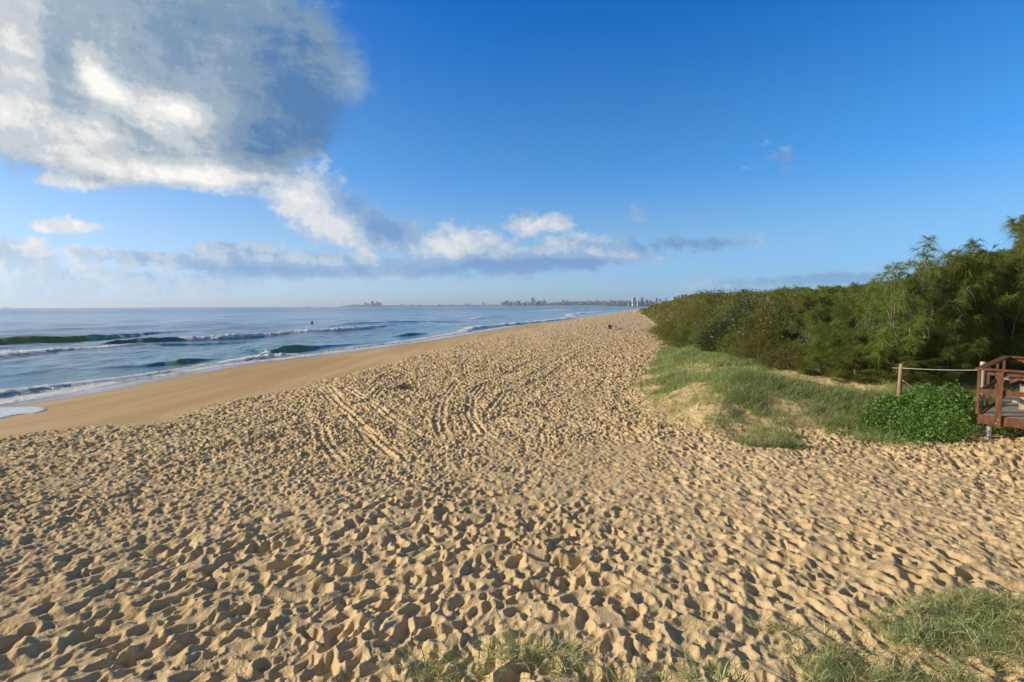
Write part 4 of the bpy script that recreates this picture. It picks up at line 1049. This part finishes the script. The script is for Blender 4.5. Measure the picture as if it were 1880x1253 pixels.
# ------------------------------------------------------------------ surfer
def skin_mesh(name, verts, edges, radii_, mat, parent=None, root=0, lv=2):
    me = bpy.data.meshes.new(name); me.from_pydata(verts, edges, []); me.materials.append(mat)
    o = link(name, me, parent); md = o.modifiers.new('skin', 'SKIN'); 
    for v, r_ in zip(me.skin_vertices[0].data if len(me.skin_vertices) else [], radii_): v.radius = (r_, r_)
    return o
sx, sy = at(573, 594, 0.0)
body_v = [(0, 0, .05), (0, 0, .22), (0, .02, .40), (0, .02, .53), (0, .0, .60), (0, -.01, .70), (0, -.01, .80),
          (.17, .0, .50), (.24, -.04, .30), (.20, -.18, .16), (-.17, .0, .50), (-.24, -.04, .30), (-.20, -.18, .16),
          (.12, -.05, .02), (.26, -.36, .02), (.30, -.34, -.36), (-.12, -.05, .02), (-.26, -.36, .02), (-.30, -.34, -.36)]
body_e = [(0, 1), (1, 2), (2, 3), (3, 4), (4, 5), (5, 6), (3, 7), (7, 8), (8, 9), (3, 10), (10, 11), (11, 12), (0, 13), (13, 14), (14, 15), (0, 16), (16, 17), (17, 18)]
body_r = [.15, .13, .15, .12, .055, .095, .08, .06, .045, .03, .06, .045, .03, .09, .07, .045, .09, .07, .045]
me = bpy.data.meshes.new('person'); me.from_pydata(body_v, body_e, []); me.materials.append(M['wetsuit'])
person = link('person', me); person.location = (sx, sy, .0); person.scale = (.85,) * 3
md = person.modifiers.new('skin', 'SKIN'); md.use_smooth_shade = True
if not me.skin_vertices:
    bm = bmesh.new(); bm.from_mesh(me); lay = bm.verts.layers.skin.verify()
    bm.verts.ensure_lookup_table()
    for v, r_ in zip(bm.verts, body_r): v[lay].radius = (r_, r_)
    bm.verts[0][lay].use_root = True
    bm.to_mesh(me); bm.free()
person.modifiers.new('sub', 'SUBSURF').levels = 1; person.modifiers['sub'].render_levels = 1
tag(person, 'surfer in a black wetsuit sitting upright out behind the breakers', 'person')
sb = MB(); pts = [(-.0, -1.0 + 2.0 * i / 10, .0) for i in range(11)]
vs = []; fs = []
for i in range(13):
    t = i / 12; w_ = .25 * math.sin(PI * min(1, max(.02, t)) ** .8) ** .6 + .01; yy = -.8 + 1.9 * t; zz_ = .10 * t ** 3
    vs += [(-w_, yy, zz_ + .0), (-w_ * .6, yy, zz_ + .03), (w_ * .6, yy, zz_ + .03), (w_, yy, zz_), (w_ * .6, yy, zz_ - .03), (-w_ * .6, yy, zz_ - .03)]
for i in range(12):
    for j in range(6): fs.append((i * 6 + j, i * 6 + (j + 1) % 6, (i + 1) * 6 + (j + 1) % 6, (i + 1) * 6 + j))
fs += [tuple(range(6)), tuple(72 + j for j in range(5, -1, -1))]
sb.add(vs, fs); o = link('surfboard', sb.mesh('surfboard', M['sail'], True)); o.location = (sx, sy, .03); o.rotation_euler = (0, 0, math.radians(65))
tag(o, 'pale surfboard floating under the seated surfer', 'surfboard')

# ------------------------------------------------------------------ far coast
def hill(name, prof, Yd, depth, mat, label, base_z=-1.0, seed=0, bumps=1.0, cat='hill'):
    """prof: (px, height above the sea in photo pixels); a real ridge with a front and a back slope"""
    pxs = np.linspace(prof[0][0], prof[-1][0], 160); hh = np.interp(pxs, [p[0] for p in prof], [p[1] for p in prof])
    vs = np.linspace(0, 1, 22); PX, T = np.meshgrid(pxs, vs, indexing='xy'); HH = np.interp(PX, pxs, hh) * Yd / 940
    Yg = Yd + depth * T; Xg = (PX - 940) / 940 * Yd * (1 + 0 * T)
    shape = np.sin(np.clip(T * 1.25, 0, 1) * PI / 2) * np.cos(np.clip((T - .55) / .45, 0, 1) * PI / 2)
    Zg = base_z + (HH - base_z) * shape * (1 + (fbm(Xg / 60 + seed, Yg / 60, 4, seed) - .5) * .5 * bumps)
    Zg = Zg + (fbm(Xg / 14, Yg / 14, 3, seed + 1) - .5) * min(8, 3.0 * bumps) * shape
    me = np_mesh(name, np.stack([Xg.ravel(), Yg.ravel(), Zg.ravel()], 1), grid_faces(22, 160)[:, ::-1], mat, True)
    o = link(name, me); tag(o, label, cat, kind='structure')
    return o
hill('headland', [(612, 0), (617, 1), (624, 3.2), (630, 4.5), (638, 4.8), (642, 3.8), (655, 3.9), (672, 3.4), (700, 2.6), (720, 2.2), (760, 2.2), (800, 2.2), (850, 2.3), (915, 2.8), (930, 2.2)], 6000, 700, M['far_bush'], 'low wooded headland on the horizon left of the far towers', -1, 1, .3)
hill('hill', [(900, .5), (915, 1.8), (940, 2.5), (1000, 2.8), (1010, 5), (1025, 8), (1035, 9), (1050, 9.5), (1080, 10), (1120, 9.5), (1160, 11), (1190, 10), (1230, 9), (1300, 9)], 4000, 900, M['far_bush'], 'hazy wooded hill behind the far town', -1, 2, .4)
hill('hill', [(1135, 0), (1150, 2.5), (1165, 4.5), (1185, 6), (1215, 7.5), (1240, 11), (1300, 13), (1400, 14)], 2400, 500, M['far_bush'], 'nearer wooded slope where the far town meets the beach thicket', -1, 3, .5)
hill('coast_beach', [(880, 1.0), (925, 1.2), (1000, 1.0), (1150, 1.0), (1190, 1)], 3850, 200, M['far_sand'], 'thin pale line of far beach below the town', -1, 4, 0, 'beach')

def building(px, top, base, wpx, Yd, mat, label, group, style=0, dep=18):
    """px centre, top/base in px above the sea line"""
    h0 = base * Yd / 940; h1 = top * Yd / 940; w = wpx * Yd / 940; X = (px - 940) / 940 * Yd
    e = empty('high_rise' if (h1 - h0) > 18 else 'house', (X, Yd, h0 + 0.0), random.uniform(-.25, .15), label, 'building', group)
    H = h1 - h0; b = MB(); b.box((0, 0, H / 2 - 3), (w, dep, H + 6))
    if style == 1: b.box((w * .18, 0, H + 1.5), (w * .3, dep * .5, 4.5))
    b.build('wall', M[mat], e)
    wn = MB(); nf = max(2, int(H / 3.4)); 
    for i in range(min(nf, 22)):
        z = (i + .55) * H / nf
        wn.box((0, -dep / 2, z), (w * .86, .5, H / nf * .48)); wn.box((-w / 2, 0, z), (.5, dep * .8, H / nf * .48))
    wn.build('windows', M['window'], e)
    if H < 18:
        rf = MB(); ww = w / 2 + .6; dd = dep / 2 + .6
        rf.add([(-ww, -dd, H), (ww, -dd, H), (ww, dd, H), (-ww, dd, H), (-ww * .5, 0, H + 2.6), (ww * .5, 0, H + 2.6)], [(0, 1, 5, 4), (1, 2, 5), (2, 3, 4, 5), (3, 0, 4), (0, 3, 2, 1)])
        rf.build('roof', M['roof'] if random.random() < .5 else M['grey_plaster'], e)
    else:
        rf = MB(); rf.box((0, 0, H + .4), (w + .8, dep + .8, .8)); rf.build('roof', M['grey_plaster'], e)
    return e
rb = random.Random(3)
for px, t, w, lb in ((672, 7.2, 3.2, 'leftmost hazy tower of the headland group'), (677, 5.6, 2.6, 'short hazy tower beside the leftmost one on the headland'), (684.5, 9.6, 4.6, 'widest and tallest grey tower of the headland group'), (689, 6.2, 2.5, 'low grey block right of the widest headland tower'), (693.5, 9.0, 3.6, 'tall tower with a bright side in the headland group'), (699, 7.0, 3.6, 'rightmost tower of the headland group')):
    building(px, t, 2, w, 6050, 'grey_plaster', lb, 'towers on the headland', 1, 25)
G1 = 'buildings strung along the hazy far coast'
for i, px in enumerate([727, 736, 742, 754, 757, 770, 808, 830, 834, 855, 858, 862, 888, 905]):
    building(px, rb.uniform(3.2, 5.2) if px not in (888,) else 7.0, 2, rb.uniform(1.2, 2.6), 6050, rb.choice(['grey_plaster', 'white_plaster']), 'small hazy building on the long low far coast between headland and town' if px != 888 else 'white-topped hazy tower standing alone on the low far coast', G1, 0, 20)
G2 = 'waterfront towers of the far town'
for px, t, w, mt_, lb in ((931, 10, 5, 'white_plaster', 'broad white waterfront block at the left end of the far town'), (978.5, 15, 4, 'grey_plaster', 'tallest slim grey tower in the middle of the far town skyline'), (982, 10.5, 4.5, 'white_plaster', 'white block in front of the tallest grey tower'), (999.5, 11.5, 3.4, 'white_plaster', 'pale rounded tower near the wooded hill of the far town'), (992, 9, 2.5, 'cream_plaster', 'slim cream tower left of the pale rounded tower')):
    building(px, t, 1.8, w, 4050 if px != 982 else 3990, mt_, lb, G2, 1, 22)
for i in range(26):
    px = 921 + i * 3.25 + rb.uniform(-.8, .8)
    building(px, rb.uniform(5.0, 10.0), 1.6, rb.uniform(1.8, 3.4), 4000 + rb.uniform(-40, 120), rb.choice(['white_plaster', 'cream_plaster', 'grey_plaster', 'grey_plaster', 'cream_plaster']), 'one of the mixed pale and grey blocks packed along the far town waterfront', G2, 0, 18)
G3 = 'houses on the far hillside'
for i in range(70):
    px = rb.uniform(1018, 1155); hb = rb.uniform(1.8, 8.6) * (1 if px > 1030 else .6)
    dpt = 60 + hb / 9.5 * 420
    building(px, hb + rb.uniform(1.4, 2.6), hb, rb.uniform(1.6, 3.8), 4000 + dpt * .9, rb.choice(['white_plaster', 'cream_plaster', 'white_plaster', 'grey_plaster']), 'small pale house scattered on the hazy far hillside above the bay', G3, 0, 14)
G4 = 'buildings where the far town meets the thicket'
for px, t, b_, w, Yd, mt_, lb in ((1163, 15.5, 3, 5.0, 2450, 'white_plaster', 'big white tower on the shore at the right end of the far town'), (1178.5, 15, 4, 3.8, 2450, 'green_glass', 'pale green tower right of the big white one'), (1171, 9, 3, 3.5, 2440, 'white_plaster', 'small white block between the white and the green tower'), (1187, 10.5, 5, 4, 2460, 'cream_plaster', 'cream block right of the green tower'), (1155, 9, 3, 3, 2480, 'grey_plaster', 'grey block left of the big white tower'), (1194, 9, 6, 5, 2470, 'white_plaster', 'low white block near the start of the thicket'),
                         (1205, 14, 8, 3.2, 2100, 'grey_plaster', 'dark-topped tower just left of the thicket'), (1211, 12, 8, 5, 2090, 'white_plaster', 'broad white block beside the dark-topped tower'), (1222, 13.5, 9, 3, 2090, 'cream_plaster', 'small cream house top peeping over the thicket'),
                         (1238, 17, 12, 8, 1500, 'white_plaster', 'long low white block on the ridge over the thicket'), (1245, 19.5, 12, 4.5, 1500, 'white_plaster', 'tall white block on the ridge over the thicket'), (1251, 20.5, 12, 4, 1520, 'grey_plaster', 'dark grey tower between white blocks on the ridge'), (1257, 21, 12, 5.0, 1500, 'white_plaster', 'tallest white block on the ridge over the thicket'), (1266, 20, 12, 7, 1520, 'grey_plaster', 'rightmost grey block on the ridge over the thicket')):
    building(px, t, b_, w, Yd, mt_, lb, G4, 1, 16)
# masts of the headland
e = MB(); xk = (629 - 940) / 940 * 6060
e.tube([(0, 0, 0), (0, 0, 30), (0, 0, 34)], [4.5, 3.4, 3.4], 12); lh = link('lighthouse', e.mesh('tower', M['white_plaster'], True)); lh.location = (xk, 6100, 24); tag(lh, 'white lighthouse on top of the headland', 'lighthouse')
MB().tube([(0, 0, 34), (0, 0, 38), (0, 0, 41)], [4.6, 3.2, .4], 12).build('lantern', M['window'], lh, True)
# ships
def ship(px, Yd, L, h, label, name='cargo_ship'):
    X = (px - 940) / 940 * Yd; e = empty(name, (X, Yd, 0), 0, label, 'ship')
    MB().add([(-L / 2, -8, -1), (L / 2 - 8, -8, -1), (L / 2 - 8, 8, -1), (-L / 2, 8, -1), (-L / 2, -9, h), (L / 2, -1, h + 2), (L / 2, 1, h + 2), (-L / 2, 9, h)], [(0, 3, 2, 1), (0, 1, 5, 4), (1, 2, 6, 5), (2, 3, 7, 6), (3, 0, 4, 7), (4, 5, 6, 7)]) if False else None
    hb = MB(); hb.add([(-L / 2, -8, -1), (L / 2 - 8, -8, -1), (L / 2 - 8, 8, -1), (-L / 2, 8, -1), (-L / 2, -9, h), (L / 2, -1, h + 2), (L / 2, 1, h + 2), (-L / 2, 9, h)], [(0, 3, 2, 1), (0, 1, 5, 4), (1, 2, 6, 5), (2, 3, 7, 6), (3, 0, 4, 7), (4, 5, 6, 7)]); hb.build('hull', M['hull'], e)
    MB().box((-L / 2 + 16, 0, h + 8), (14, 14, 16)).box((-L / 2 + 14, 0, h + 19), (6, 6, 6)).build('bridge_house', M['white_plaster'], e)
ship(16, 9000, 150, 14, 'long faint cargo ship on the horizon at the far left')
ship(49, 9000, 40, 9, 'tiny faint ship right of the long cargo ship on the horizon')
ship(302, 9000, 45, 10, 'tiny faint ship on the horizon left of the sailing boat')
X_, Y_ = at(565, 564.2, 0) if False else ((565 - 940) / 940 * 3200, 3200)
sbt = empty('sailing_boat', (X_, Y_, 0), .3, 'small white sailing boat alone on the horizon', 'boat')
hb = MB(); hb.add([(-6, -1.6, -.3), (4, -1.4, -.3), (4, 1.4, -.3), (-6, 1.6, -.3), (-6.5, -2, 1.6), (7, 0, 1.9), (-6.5, 2, 1.6)], [(0, 3, 2, 1), (0, 1, 5, 4), (1, 2, 5), (2, 3, 6, 5), (3, 0, 4, 6), (4, 5, 6)]); hb.build('hull', M['sail'], sbt)
MB().tube([(0, 0, 1), (0, 0, 15)], [.12, .07], 6).build('mast', M['steel'], sbt)
s1 = MB(); s1.add([(.1, .0, 3), (.1, 0, 14.5), (-5.5, .9, 3), (-2.4, .8, 7)], [(0, 2, 3), (0, 3, 1)]); o = s1.build('sail', M['sail'], sbt); o.modifiers.new('t', 'SOLIDIFY').thickness = .05
s2 = MB(); s2.add([(.3, 0, 13), (6.3, 0, 2.2), (.5, .8, 2.6)], [(0, 1, 2)]); o = s2.build('sail', M['sail'], sbt); o.modifiers.new('t', 'SOLIDIFY').thickness = .05

# ------------------------------------------------------------------ haze: the sea air
me = bpy.data.meshes.new('haze'); bx0, bx1, by0, by1, bz0, bz1 = -16500, 16500, -16500, 16500, -8, 84
me.from_pydata([(bx0, by0, bz0), (bx1, by0, bz0), (bx1, by1, bz0), (bx0, by1, bz0), (bx0, by0, bz1), (bx1, by0, bz1), (bx1, by1, bz1), (bx0, by1, bz1)], [], [(0, 3, 2, 1), (4, 5, 6, 7), (0, 1, 5, 4), (1, 2, 6, 5), (2, 3, 7, 6), (3, 0, 4, 7)])
mt = bpy.data.materials.new('haze'); mt.use_nodes = True; nt = mt.node_tree; nt.nodes.clear()
v = nt.nodes.new('ShaderNodeVolumePrincipled'); v.inputs['Color'].default_value = (0.78, 0.88, 1.0, 1); v.inputs['Density'].default_value = 0.00010; v.inputs['Anisotropy'].default_value = 0.3
o_ = nt.nodes.new('ShaderNodeOutputMaterial'); nt.links.new(v.outputs[0], o_.inputs['Volume']); me.materials.append(mt)
hz_ = link('haze', me); tag(hz_, 'thin sea haze', 'haze', kind='stuff')
